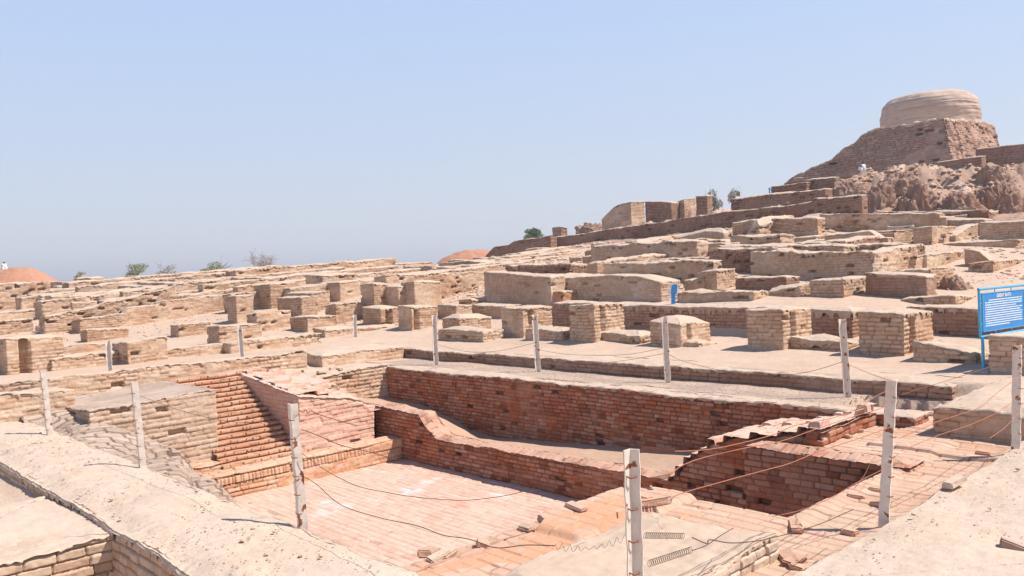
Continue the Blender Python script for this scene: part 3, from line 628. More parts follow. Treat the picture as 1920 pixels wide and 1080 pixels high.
B('squarish block with thick pale mud top and wide shaded face right of centre', 1518, 526, 1583, 523, 1630, 518, 560, capdrop=.14, batx2=.1)
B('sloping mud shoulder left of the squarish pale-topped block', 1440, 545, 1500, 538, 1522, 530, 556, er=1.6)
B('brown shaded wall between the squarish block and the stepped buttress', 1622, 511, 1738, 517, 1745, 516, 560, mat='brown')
B('lit orange-tinted wall above the pair of stepped buttresses', 1730, 484, 1738, 478, 1808, 470, 506, mat='buff')
B('shaded wall with a diagonal broken edge near the right edge', 1808, 467, 1855, 470, 1860, 470, 500, profY=[(1808, 467), (1835, 470), (1855, 486)])
B('small shaded wall left of the lit orange-tinted wall', 1683, 478, 1713, 478, 1722, 477, 499)
B('broad shaded wall with a notched top left of the slanting buttress', 1546, 441, 1665, 446, 1672, 446, 466, profY=[(1546, 441), (1628, 433), (1632, 434), (1650, 446), (1668, 445)])
B('long shaded wall with a dusty rim below the crags', 1659, 412, 1775, 407, 1790, 406, 440)
B('square-topped block with a narrow shaded end below the crags', 1729, 427, 1748, 425, 1792, 424, 460)
B('big shaded wall at the right edge above the long low wall', 1836, 418, 1990, 411, 2000, 411, 452)
B('lit wall stepping up to the big shaded wall at right', 1788, 444, 1792, 442, 1838, 416, 454, profX=[(1792, 440), (1806, 430), (1820, 422), (1838, 416)])
B('long low wall in shade beneath the big right-edge wall', 1768, 457, 1908, 449, 1930, 449, 464)
B('shaded block with a lit crumbling side, left of the broad notched wall', 1485, 458, 1508, 456, 1546, 448, 476)
B('long thin shaded wall left of the broad notched wall', 1425, 451, 1530, 443, 1548, 441, 460)
B('thin shaded wall above the long thin one', 1460, 438, 1530, 433, 1550, 432, 446)
B('rubble mound of brick with terraced rows in front of the retaining wall', 1410, 436, 1425, 424, 1500, 414, 452, er=2.5, hole=.15, dome=.4, profX=[(1425, 424), (1450, 417), (1485, 413), (1503, 424)])
B('arched shaded wall right of the rubble mound', 1495, 411, 1558, 412, 1566, 413, 432, profY=[(1495, 411), (1530, 406), (1558, 413)], dome=.2)
B('very thin shaded wall strip in the middle of the right hillside', 1466, 477, 1590, 469, 1606, 468, 482)
B('pale wall with a square shaded end under the broad notched wall', 1543, 477, 1590, 474, 1660, 466, 485)
B('thin shaded wall above the long flat wall', 1378, 485, 1498, 479, 1540, 477, 490)
B('tall flat shaded block in the centre of the hillside', 1230, 453, 1303, 453, 1330, 450, 479)
B('shaded wall left of the small brick steps on the hillside', 1305, 464, 1352, 460, 1360, 460, 477)
B('shaded wall between two flights of small brick steps', 1374, 464, 1425, 461, 1447, 459, 478)
B('humped wall with a pale mud crest in front of the retaining wall', 1268, 448, 1357, 437, 1370, 438, 461, profY=[(1265, 448), (1290, 441), (1320, 434), (1345, 434), (1357, 437)], dome=.2, capdrop=.3)
B('small squarish shaded block right of the humped wall', 1368, 446, 1383, 446, 1401, 447, 462)
B('leaning shaded wall at the left end of the hillside court', 1200, 493, 1248, 489, 1262, 488, 513)
B('broad lit wall face left of the tall lit corner block', 1262, 496, 1285, 494, 1350, 491, 518)
B('tall lit corner block left of the reddish sunken wall', 1340, 510, 1345, 507, 1379, 503, 548)
B('lit rubble block with a shaded dent behind the small blue sign', 1290, 525, 1320, 524, 1352, 521, 549, er=1.5)
B('small shaded wall beside the second flight of small steps', 1330, 480, 1348, 479, 1358, 478, 489)
B('long thin shaded wall above the reddish sunken court', 1410, 484, 1500, 479, 1520, 478, 491)
B('shaded L-shaped wall left of the hillside court', 1092, 481, 1128, 480, 1138, 479, 500)
B('short shaded wall joined to the L-shaped wall', 1067, 483, 1090, 483, 1095, 482, 493)
B('thin shaded sliver of wall right of the L-shaped wall', 1128, 487, 1166, 485, 1180, 484, 495)
B('shallow shaded wall under the L-shaped wall', 1065, 502, 1117, 501, 1130, 500, 512)
B('small shaded recess wall below the dark spur', 977, 475, 1010, 474, 1045, 473, 484)
B('tiny shaded wall just under the dark spur', 985, 467, 1016, 465, 1034, 464, 474)
B('rough lit wall with ragged holes above the large shaded wall', 925, 492, 930, 490, 1012, 487, 505, er=1.8, hole=.1)
B('long pale wall top between the large shaded wall and the hillside', 1110, 500, 1115, 497, 1205, 488, 512)
B('smooth lit wall below the middle of the retaining wall', 1108, 470, 1115, 468, 1168, 463, 482)
B('lit arched wall stub left of the tall flat shaded block', 1190, 462, 1197, 458, 1231, 455, 478, dome=.3)
B('long low wall with a jagged shaded face right of the small blue sign', 1267, 548, 1413, 548, 1440, 546, 563, er=1.8, capdrop=.1)
B('low wall with a grey shaded edge behind the blue signboard', 1690, 559, 1790, 556, 1830, 553, 566, er=1.3)
B('low dark-edged wall right of the diagonal broken wall', 1817, 494, 1863, 490, 1935, 484, 512)
B('low pale wall crossing the left middle distance', 1040, 478, 1046, 476, 1112, 470, 484)
B('low lit wall under the humped wall', 1175, 478, 1180, 474, 1232, 472, 486)
B('lit wall strip above the leaning shaded wall', 1238, 486, 1245, 483, 1300, 480, 491)
B('crumbled low wall at the foot of the crags', 1600, 408, 1640, 405, 1740, 399, 414, er=2.5, hole=.15)
B('thin broken wall at the foot of the crags, right part', 1770, 402, 1830, 399, 1925, 392, 408, er=2.5, hole=.15)
B('stub wall with a dark slot beside the right-edge wall', 1795, 404, 1812, 402, 1830, 401, 416, er=1.5)
# stepped buttresses
GS = 'stepped brick buttresses on the hillside'
def stepb(label, *a, **k): return PB(label, *a, name='stepped_buttress', cat='buttress', group=GS, cap=False, **k)
stepb('small stepped buttress at the far left edge', 58, 597, 62, 594, 84, 592, 627, stepx=.7, steph=.22, ch=.2, minT=.9, profY=None)
stepb('fan of thin brick steps on the far left slope', 110, 563, 116, 562, 150, 559, 584, stepx=1.4, steph=.2, minT=1.6)
stepb('stepped buttress at the right end of the long flat shaded wall', 1600, 482, 1628, 481, 1683, 478, 508, stepx=1.0, steph=.2, minT=1.3)
stepb('upper stepped buttress left of the lit orange-tinted wall', 1690, 486, 1712, 482, 1738, 480, 512, stepx=.5, steph=.2, minT=1.0)
stepb('lower stepped buttress near the big blue signboard', 1700, 508, 1730, 505, 1792, 503, 550, stepx=.75, steph=.17, minT=1.5)
stepb('slanting stepped buttress in the middle of the right hillside', 1645, 434, 1668, 432, 1730, 431, 466, stepx=.75, steph=.25, minT=2.2)
stepb('stepped buttress beside the tall lit corner block', 1222, 490, 1250, 488, 1292, 486, 514, stepx=1.1, steph=.2, minT=1.3)
stepb('small stepped buttress left of the thin shaded walls', 1335, 481, 1350, 480, 1378, 479, 498, stepx=.6, steph=.2, minT=1.0)
stepb('small stepped buttress right of the tall flat shaded block', 1336, 463, 1345, 463, 1376, 462, 477, stepx=1., steph=.22, minT=1.2)
stepb('small stepped buttress between the shaded walls of the upper court', 1418, 464, 1424, 463, 1446, 461, 476, stepx=1., steph=.22, minT=1.2)
stepb('broad brick steps left of the big right-edge wall', 1752, 440, 1765, 438, 1792, 437, 458, stepx=.9, steph=.3, minT=1.5)
# ------------------------------------------------------------------ the stupa
Pc = pd(1787, 290, 67.); X0, Y0 = Pc[0], Pc[1]
pf = [(1480, 345), (1487, 337), (1512, 322), (1547, 307), (1562, 296), (1580, 279), (1600, 270), (1612, 256), (1625, 247), (1647, 238), (1700, 229), (1762, 222)]
SX = .9
fy = interp_fn([(px(u, v, X0 + SX)[1], px(u, v, X0 + SX)[2]) for u, v in pf], 1)
x1 = py(1890, 270, Y0)[0]; zs = zat(X0 + SX, Y0 + 1, 223)
yL = px(1478, 345, X0 + SX)[1]
q_ = py(1862, 226, Y0 + .8); zsl = (q_[2] - zs) / (q_[0] - X0 - SX)
stupa = wall('stupa', 'ruined stupa on the hilltop at right, a round drum on a broken brick podium', X0, x1, Y0, yL, Pc[2] - .8, lambda x, y: np.minimum(fy(x, y), zs) + zsl * np.clip(x - X0 - SX, 0, 9), D=67, mat='podium', cat='stupa',
     ch=.2, bl=.6, er=5, hole=.06, batx=.3, baty=.25, batx2=.08, cap=True, capmat='mud', dome=0, capname='podium_top', capdrop=.15, fine=1.1,
     grooves=((1.5, 2.1, .5), (3.0, 3.5, .7)))
dc = pd(1743, 238, 82.); Rd = 84.5 * 82. / F
def lathe(name, cx, cy, prof, n, mat, parent, amp=.1, seed=9, sc=1.):
    zb = prof[0][1]
    a = np.linspace(0, 2 * math.pi, n, endpoint=False); pr = np.array(prof)
    t = np.linspace(0, len(pr) - 1, 90); r = np.interp(t, range(len(pr)), pr[:, 0]); z = np.interp(t, range(len(pr)), pr[:, 1])
    A, Rr = np.meshgrid(a, r); Z = np.repeat(z[:, None], n, 1)
    cxn = np.cos(A) * 3; cyn = np.sin(A) * 3
    d = amp * (1.2 * vn(cxn * .35 + 5, Z * 11, seed) + .8 * vn(cxn + 9, cyn + Z * 2, seed + 1) + .5 * vn(cxn * 4, cyn * 4 + Z * 8, seed + 2)) * np.clip(Rr / 2, 0, 1)
    Rr = Rr + d + .13 * vn3(cxn * .6 + 3, cyn * .6, Z * .8, seed + 21) * np.clip(Rr / 3, 0, 1) + .10 * vn3(cxn * 2.2, cyn * 2.2, Z * 2.5, seed + 22)
    Zz = Z + .10 * vn(cxn * .7 + Rr * .3, cyn * .7, seed + 31) * (Z > zb + .6 * (z.max() - zb)) + amp * .8 * vn(cxn * 2 + Rr, cyn * 2, seed + 3) * (Z > z.max() - .9)
    V = np.stack([cx + Rr * np.cos(A), cy + Rr * np.sin(A), Zz], -1).reshape(-1, 3)
    return mk(name, V, grid_quads(len(t), n, True), M[mat], dict(tone=(.5 + .25 * vn(cxn, Z * 5, seed + 5)).ravel(), joint=np.clip(1.2 * vn(cxn * 5, Z * 13, seed + 6) + .05, 0, 1).ravel()), parent=parent)
zb = dc[2] - .7; zt_ = zat(dc[0], dc[1], 178)
hgt = zt_ - zb
drum = lathe('drum', dc[0], dc[1], [(Rd * .97, zb - .6), (Rd * .985, zb + .1 * hgt), (Rd, zb + .35 * hgt), (Rd * 1.0, zb + .5 * hgt), (Rd * .985, zb + .62 * hgt), (Rd * .94, zb + .77 * hgt), (Rd * .84, zb + .89 * hgt), (Rd * .66, zb + .96 * hgt), (Rd * .35, zb + hgt), (.01, zb + hgt)], 260, 'drum', stupa, .06)

wall('podium_core', None, dc[0] - 3.5, dc[0] + 5.2, dc[1] - 3.2, dc[1] + 5.5, Pc[2] - .5, zs - .1, D=80, mat='brown', cap=False, er=2, parent=stupa, ch=.25, bl=.8)

# ------------------------------------------------------------------ small geometry helpers
def tube(P, r, n=6, cap=True):
    P = np.asarray(P, float); m = len(P); r = np.broadcast_to(np.asarray(r, float), (m,))
    T_ = np.gradient(P, axis=0); T_ /= np.linalg.norm(T_, axis=1)[:, None] + 1e-12
    up = np.array([0, 0, 1.]) if abs(T_[0][2]) < .9 else np.array([1., 0, 0])
    V = []
    for i in range(m):
        a = np.cross(T_[i], up); a /= np.linalg.norm(a) + 1e-12; b_ = np.cross(a, T_[i]); up = b_
        for k in range(n):
            t = 2 * math.pi * k / n; V.append(P[i] + r[i] * (math.cos(t) * a + math.sin(t) * b_))
    return np.array(V), grid_quads(m, n, True)
class MB:
    def __init__(s): s.V = []; s.Q = []; s.n = 0
    def add(s, V, Q): V = np.asarray(V, float); s.V.append(V); s.Q.append(np.asarray(Q) + s.n); s.n += len(V); return s
    def tube(s, P, r, n=6): return s.add(*tube(P, r, n))
    def box(s, o, ax, ay, az):
        o, ax, ay, az = map(lambda q: np.asarray(q, float), (o, ax, ay, az))
        V = [o, o + ax, o + ax + ay, o + ay, o + az, o + ax + az, o + ax + ay + az, o + ay + az]
        return s.add(V, [(0, 3, 2, 1), (4, 5, 6, 7), (0, 1, 5, 4), (1, 2, 6, 5), (2, 3, 7, 6), (3, 0, 4, 7)])
    def build(s, name, mat, parent=None, smooth=False):
        return mk(name, np.concatenate(s.V), np.concatenate(s.Q), M[mat] if isinstance(mat, str) else mat, None, smooth, parent)
def empty(name, loc, label, cat, group=None):
    o = bpy.data.objects.new(name, None); scene.collection.objects.link(o); o.location = loc; o.empty_display_size = .2
    return tag(o, label, cat, group)
def child(mb, name, mat, parent, smooth=False):
    o = mb.build(name, mat, None, smooth); o.parent = parent; o.matrix_parent_inverse = Matrix.Translation(-Vector(parent.location)); return o

# ------------------------------------------------------------------ fence posts with their wire hooks
right = np.array([r0[0], r0[1], 0]); view = np.array([fwd[0], fwd[1], 0]); view /= np.linalg.norm(view)
GPOST = 'cream painted angle-iron fence posts round the pool'
POST = {}
def post(key, label, ub, vb_, ut, vt, concave, wd=.075, z=-.02, rot=0, big=False):
    B_ = pz(ub, vb_, z); D = float((B_ - cam_p) @ fwd); T_ = pd(ut, vt, D)
    o = empty('fence_post', tuple(B_), label, 'fence post', GPOST)
    c, s_ = math.cos(rot), math.sin(rot)
    rr = right * c + view * s_; vw = -right * s_ + view * c
    sgn = -1 if concave else 1                                   # legs run toward or away from the path
    l1 = (-rr * .8 + sgn * vw * .6) * wd; l2 = (rr * .8 + sgn * vw * .6) * wd
    corner = np.zeros(3) ; th = .009
    n1 = np.cross(l1, [0, 0, 1]); n1 /= np.linalg.norm(n1); n2 = np.cross([0, 0, 1], l2); n2 /= np.linalg.norm(n2)
    if np.dot(n1, l2) < 0: n1 = -n1
    if np.dot(n2, l1) < 0: n2 = -n2
    prof = [corner, l1, l1 + n1 * th, (n1 + n2) * th * 1.05, l2 + n2 * th, l2]
    zs_ = np.linspace(-.25, 1, 26); V = []
    for k, t in enumerate(zs_):
        ctr = B_ + (T_ - B_) * t
        wob = .004 * math.sin(k * 1.7 + ub) * (wd / .075)
        for p in prof: V.append(ctr + p + rr * wob * (1 if k not in (0, 25) else 0))
    V = np.array(V); Q = grid_quads(len(zs_), 6, True)
    mb = MB().add(V, Q); a = len(V) - 6; mb.Q.append(np.array([(a, a + 1, a + 2, a + 3), (a, a + 3, a + 4, a + 5)]))
    child(mb, 'angle_iron', 'post', o)
    if big:
        for k in range(6):
            t = .12 + .15 * k; ctr = B_ + (T_ - B_) * t + l2 * .45
            h = MB().tube([ctr - vw * .012, ctr - vw * .03 + np.array([0, 0, .004]), ctr - vw * .032 - rr * .035, ctr - vw * .02 - rr * .06 + np.array([0, 0, .012])], .0045, 5)
            child(h, 'wire_hook', 'rust', o, True)
    POST[key] = (B_, T_)
    return o
b0 = pz(1193, 1240, -.02)
post('A', 'nearest cream post with orange rust patches, standing by the mud slab', 1194, 1240, 1180, 841, True, .062, big=True, rot=.15)
post('B', 'tall leaning cream post with rusty hooks at the near left corner of the pool', 563, 992, 544, 758, False, .07, big=True, rot=-.3)
post('C', 'cream post standing before the grey slumped paving', 264, 882, 247, 717, False, .072, big=True, rot=-.25)
post('D', 'cream post nearest the left edge of the photo', 90, 822, 76, 694, False, .075, big=True, rot=-.2)
post('E', 'cream post on the paving beside the sandy channel, left of the signboard', 1667, 962, 1681, 714, False, .085, big=True, rot=.4)
post('F', 'cream post cut by the right edge below the blue signboard', 1913, 837, 1915, 648, False, .09, big=True, rot=.3)
post('G', 'right-hand post of four on the gravel walkway', 1588, 746, 1577, 598, True, .075, rot=-.1)
post('H', 'third post from the left on the gravel walkway', 1252, 717, 1245, 594, True, .075, rot=-.1)
post('I', 'second post from the left on the gravel walkway', 1009, 697, 1002, 590, True, .08)
post('J', 'leftmost post on the gravel walkway, above the pool corner', 818, 684, 814, 591, True, .08)
post('K', 'thin post left of the slotted block on the far left terrace', 209, 713, 204, 638, True, .08, z=.25)
post('L', 'thin post above the pool stairs on the left terrace', 456, 684, 450, 611, True, .08, z=.2)
post('M_', 'short thin post behind the parapet block', 667, 638, 665, 590, True, .08, z=.2)
# ------------------------------------------------------------------ wires: strands and coiled springs
def along(P): # smooth path through points
    P = np.asarray(P, float); t = np.arange(len(P)); q = np.linspace(0, len(P) - 1, (len(P) - 1) * 8 + 1); out = []
    for k in range(3):
        f = []
        for x in q:
            i = min(int(x), len(P) - 2); u_ = x - i
            p0 = P[max(i - 1, 0), k]; p1 = P[i, k]; p2 = P[i + 1, k]; p3 = P[min(i + 2, len(P) - 1), k]
            f.append(.5 * (2 * p1 + (p2 - p0) * u_ + (2 * p0 - 5 * p1 + 4 * p2 - p3) * u_ ** 2 + (3 * p1 - p0 - 3 * p2 + p3) * u_ ** 3))
        out.append(f)
    return np.array(out).T
def strand(label, ends, pix, r=.0032, mat='wiretan', cat='wire', name='fence_wire', group='loose fence wires'):
    """a slack wire hanging between two posts; depth runs evenly from the first end's distance to the second's"""
    d0, d1 = ends; uu = np.array([p[0] for p in pix], float); t = (uu - uu[0]) / (uu[-1] - uu[0]); inv = (1 - t) / d0 + t / d1
    P = along([pd(p[0], p[1], 1 / i) for p, i in zip(pix, inv)])
    o = MB().tube(P, r, 5).build(name, mat, None, True); return tag(o, label, cat, group, 'thing')
def coil(label, ends, a, b_, turns, rad_px, mat='rust', r=.0014, group='coiled fence springs', bend=0, fray=0):
    d0, d1 = ends; A = pd(*a, d0); B_ = pd(*b_, d1); ax = B_ - A; L_ = np.linalg.norm(ax); ax /= L_
    R_ = rad_px * d0 / F; e1 = np.cross(ax, view); e1 /= np.linalg.norm(e1); e2 = np.cross(ax, e1)
    n = turns * 14; P = []
    for i in range(n + 1):
        t = i / n; th = t * turns * 2 * math.pi; rr_ = R_ * (1 if fray == 0 else 1 + fray * math.sin(t * 9) * .5)
        lean = .35 * R_ * math.cos(th)
        P.append(A + ax * (L_ * t + lean) + e1 * rr_ * math.cos(th) + e2 * rr_ * math.sin(th) - np.array([0, 0, bend * math.sin(math.pi * t)]))
    o = MB().tube(P, r, 4).build('wire_coil', mat, None, True); return tag(o, label, 'wire coil', group, 'thing')
dA, dB, dC, dE, dF = [float(((POST[k][0] + POST[k][1]) / 2 - cam_p) @ fwd) for k in 'ABCEF']
strand('top slack wire from the signboard side post over the dark pit', (dA * 1.06, dE), [(1265, 846), (1302, 845), (1357, 838), (1447, 816), (1490, 798), (1563, 783), (1613, 763), (1640, 744), (1676, 727)])
strand('second slack wire crossing above the ragged red wall', (dA * 1.06, dE), [(1255, 893), (1277, 874), (1323, 857), (1407, 838), (1465, 827), (1537, 802), (1597, 782), (1647, 767), (1674, 755)])
strand('middle wire sagging across the front of the pit', (dA * 1.08, dE), [(1258, 938), (1275, 926), (1355, 903), (1440, 880), (1480, 869), (1540, 845), (1610, 822), (1672, 800)])
strand('lowest wire following the near edge of the pit', (dA * 1.4, dE), [(1448, 968), (1500, 957), (1560, 932), (1610, 903), (1668, 874)])
strand('short doubled wire tied below the leaning channel post', (dE * .99, dE), [(1602, 916), (1620, 892), (1632, 868)])
strand('thin wire trailing from the flat spring over the mud slab', (dA, dE * .95), [(1298, 1008), (1325, 1019), (1332, 1012), (1375, 1018), (1440, 1010), (1530, 985), (1600, 955)], r=.0035, mat='wire')
strand('thin wire lifting from the slanted spring over the mud slab', (dA, dA * 1.3), [(1298, 1032), (1325, 1022), (1350, 1005), (1375, 990)], r=.003, mat='wire')
strand('long dark wire sagging low across the pool floor', (dB, dA), [(568, 893), (583, 901), (598, 912), (640, 947), (713, 971), (780, 985), (830, 1003), (880, 1011), (930, 1027), (985, 1022), (1040, 1023)], mat='wire', r=.0032)
strand('upper dark wire sagging across the middle of the pool floor', (dB, dA * 1.6), [(566, 850), (613, 883), (667, 910), (713, 921), (780, 932), (863, 938), (930, 932), (985, 920), (1040, 897)], mat='wire', r=.0032)
strand('thin zigzag-ended wire in front of the pink plastered block', (dB, dB * 1.1), [(560, 768), (568, 773), (573, 768), (578, 775), (583, 770), (600, 778), (640, 790), (672, 799)], mat='rust', r=.004)
strand('thin wire dropping across the curb below the pink block', (dB, dB * 1.3), [(565, 805), (600, 818), (640, 835), (690, 847), (745, 862)], mat='wire', r=.004)
strand('thin wire between the two left foreground posts', (dC, dB), [(262, 742), (340, 770), (430, 790), (500, 790), (552, 778)], mat='wire', r=.0025)
strand('loose wire from the right edge post to the mud block', (dE, dF), [(1685, 822), (1757, 791), (1800, 777), (1838, 763), (1868, 738), (1911, 705)], r=.0032)
strand('lower loose wire across the face of the right mud block', (dE, dF), [(1690, 845), (1763, 815), (1815, 798), (1863, 777), (1890, 760), (1911, 745)], r=.0032)
strand('short wire running down from the right edge post', (dE * 1.1, dF), [(1855, 822), (1880, 805), (1898, 788), (1911, 772)], r=.0032)
strand('curved wire just left of the right edge post, under the signboard', (dE * 1.3, dF), [(1690, 740), (1780, 712), (1850, 690), (1880, 678), (1900, 662), (1911, 652)], r=.0032)
strand('thin slack wire between the second and third walkway posts', (18.2, 15.9), [(1006, 655), (1060, 664), (1120, 666), (1180, 664), (1247, 652)], mat='wire', r=.004)
strand('lower slack wire between the second and third walkway posts', (18.2, 15.9), [(1007, 672), (1080, 684), (1170, 676), (1249, 662)], mat='wire', r=.004)
strand('thin slack wire between the third and fourth walkway posts', (15.9, 12.9), [(1250, 662), (1290, 680), (1400, 702), (1500, 700), (1581, 678)], mat='wire', r=.004)
strand('slack wire from the fourth walkway post to the channel post', (12.9, dE), [(1584, 680), (1630, 700), (1672, 714)], mat='wiretan', r=.0032)
strand('thin slack wire between the first and second walkway posts', (21, 18.2), [(816, 645), (880, 660), (940, 657), (1005, 642)], mat='wire', r=.004)
coil('orange rusty spring touching the nearest post at the top', (dA * 1.02, dA * 1.05), (1200, 842), (1264, 845), 22, 5)
coil('second rusty spring behind the nearest post, hanging over the shelf edge', (dA * 1.02, dA * 1.05), (1200, 903), (1256, 893), 20, 4)
coil('short thick rusty spring above the mud slab', (dA * 1.0, dA * 1.04), (1202, 948), (1256, 938), 20, 7)
coil('flat even spring lying level beside the nearest post', (dA * .99, dA * 1.02), (1208, 1004), (1282, 1005), 20, 5.5, mat='wire')
coil('slanted even spring below the flat one', (dA * .98, dA * 1.02), (1216, 1057), (1296, 1031), 22, 6, mat='wire')
coil('rusty spring left of the nearest post in front of the ledge wall', (dA * 1.3, dA * 1.2), (1062, 898), (1160, 896), 26, 5)
coil('loose stretched spring ending the long pool wire', (dA * 1.02, dA), (1040, 1023), (1172, 1008), 9, 4.5, mat='wire', r=.0012, bend=.04, fray=.9)
# ------------------------------------------------------------------ the signboards
def signboard():
    D = 13.5; P1 = pz(1843, 697, .25); D = float((P1 - cam_p) @ fwd)
    P2 = pd(1925, 690, D * 1.06); dx = np.array([P2[0] - P1[0], P2[1] - P1[1], 0]); W = np.linalg.norm(dx); dx /= W
    nrm = np.cross(dx, [0, 0, 1]);  nrm = nrm if nrm @ view < 0 else -nrm
    zb_ = zat(P1[0], P1[1], 632); zt = zat(P1[0], P1[1], 543); up = np.array([0, 0, 1.])
    O = np.array([P1[0], P1[1], 0]) - dx * .05
    o = empty('information_signboard', tuple(P1), 'blue GREAT BATH notice board in a light blue pipe frame at the right edge', 'sign')
    W2 = W + .1; r = .022
    f = MB()
    c = [O + up * zb_, O + up * zt, O + up * zt + dx * W2, O + up * zb_ + dx * W2]
    for a, b_ in ((0, 1), (1, 2), (2, 3), (3, 0)): f.tube([c[a] - (c[b_] - c[a]) * .01, c[b_] + (c[b_] - c[a]) * .01], r, 10)
    child(f, 'pipe_frame', 'cyan', o, True)
    for k in (.07, W2 - .07):
        q = MB().tube([O + dx * k + up * (.05), O + dx * k + up * zb_], r * 1.15, 10); child(q, 'leg', 'cyan', o, True)
        q = MB().box(O + dx * (k - .12) - nrm * .12 + up * .1, dx * .24, nrm * .24, up * .18); child(q, 'footing', 'concrete', o)
    bx0, bx1, bz0, bz1 = .1, W2 - .1, zb_ + .09, zt - .08
    # the board itself, seen between u 1844 and 1914
    q = MB().box(O + dx * bx0 + up * bz0 - nrm * .012, dx * (bx1 - bx0), nrm * .02, up * (bz1 - bz0)); panel = child(q, 'board', 'blue', o)
    e = MB(); t = .012
    for a, w_, z_, h_ in ((bx0 - t, bx1 - bx0 + 2 * t, bz0 - t, t), (bx0 - t, bx1 - bx0 + 2 * t, bz1, t), (bx0 - t, t, bz0, bz1 - bz0), (bx1, t, bz0, bz1 - bz0)):
        e.box(O + dx * a + up * z_ - nrm * .02, dx * w_, nrm * .034, up * h_)
    child(e, 'board_edge', 'cyan', o)
    s_ = MB()
    for k in (.3, .7):
        x_ = bx0 + (bx1 - bx0) * k; s_.tube([O + dx * x_ + up * zb_, O + dx * x_ + up * bz0], .008, 6); s_.tube([O + dx * x_ + up * bz1, O + dx * x_ + up * zt], .008, 6)
    for k in (.2, .75):
        z_ = bz0 + (bz1 - bz0) * k; s_.tube([O + up * z_, O + dx * bx0 + up * z_], .008, 6); s_.tube([O + dx * bx1 + up * z_, O + dx * W2 + up * z_], .008, 6)
    child(s_, 'support_rods', 'cyan', o, True)
    h = bz1 - bz0; w_ = bx1 - bx0
    cu = bpy.data.curves.new('title', 'FONT'); cu.body = 'GREAT BATH'; cu.size = .105 * h * 1.25; cu.align_x = 'CENTER'; cu.extrude = .001; cu.offset = .0018
    to = bpy.data.objects.new('title_tmp', cu); scene.collection.objects.link(to); bpy.context.view_layer.update()
    me = bpy.data.meshes.new_from_object(to.evaluated_get(bpy.context.evaluated_depsgraph_get())); bpy.data.objects.remove(to)
    me.materials.clear(); me.materials.append(M['white']); tt = bpy.data.objects.new('title_lettering', me); scene.collection.objects.link(tt)
    p = O + dx * (bx0 + w_ * .5) + up * (bz1 - .125 * h) + nrm * .012
    tt.matrix_world = Matrix(((dx[0], 0, nrm[0], p[0]), (dx[1], 0, nrm[1], p[1]), (0, 1, 0, p[2]), (0, 0, 0, 1)))
    mw = tt.matrix_world.copy(); tt.parent = o; tt.matrix_parent_inverse = Matrix.Translation(-Vector(o.location)); tt.matrix_basis = mw
    L_ = MB(); rnd = random.Random(3)
    for i in range(12):
        z_ = bz1 - h * (.2 + .062 * i); x_ = bx0 + w_ * (.14 if i == 0 else .05); end = bx0 + w_ * (.95 if i not in (3, 5, 11) else (.8, .9, .62)[(3, 5, 11).index(i)])
        while x_ < end - .01:
            l = min(rnd.uniform(.02, .06), end - x_)
            L_.box(O + dx * x_ + up * z_ + nrm * .0085, dx * l, nrm * .002, up * (h * .028)); x_ += l + .009
    child(L_, 'text_lines', 'white', o)
signboard()
def small_sign():
    P1 = pd(1262, 571, 22.8); o = empty('small_signboard', tuple(P1), 'small tilted blue sign with white border behind the terrace wall', 'sign'); up = np.array([0, 0, 1.])
    dx = right * .97 + up * -.02; tilt = up * .98 + right * .14
    w_, h = .215, .30; base = pd(1263, 553, 22.8)
    child(MB().box(P1 - dx * .06 + up * -.3, dx * .11, view * .04, (base - P1) + up * .32), 'post', 'blue', o)
    child(MB().box(base - dx * w_ / 2, dx * w_, view * .02, tilt * h), 'board', 'white', o)
    child(MB().box(base - dx * (w_ / 2 - .022) + tilt * .022 - view * .004, dx * (w_ - .044), view * .003, tilt * (h - .044)), 'blue_panel', 'blue', o)
    s_ = MB(); rnd = random.Random(5)
    for k, (a, l) in enumerate(((.05, .12), (.03, .09), (.07, .1), (.04, .13))):
        s_.box(base - dx * (w_ / 2 - a) + tilt * (.28 - .065 * k) - view * .006, dx * l, view * .001, tilt * .018)
    child(s_, 'text_lines', 'cyan', o)
small_sign()
Pm = pd(1443, 356, 60.); om = tag(MB().tube([Pm - [0, 0, .5], Pm + [0, 0, .05]], .06, 8).tube([Pm + [0, 0, .05], Pm + [0, 0, .15]], .09, 8).build('marker_post', 'cyan', None, True), 'tiny pale blue marker post on the skyline left of the stupa slope', 'marker')
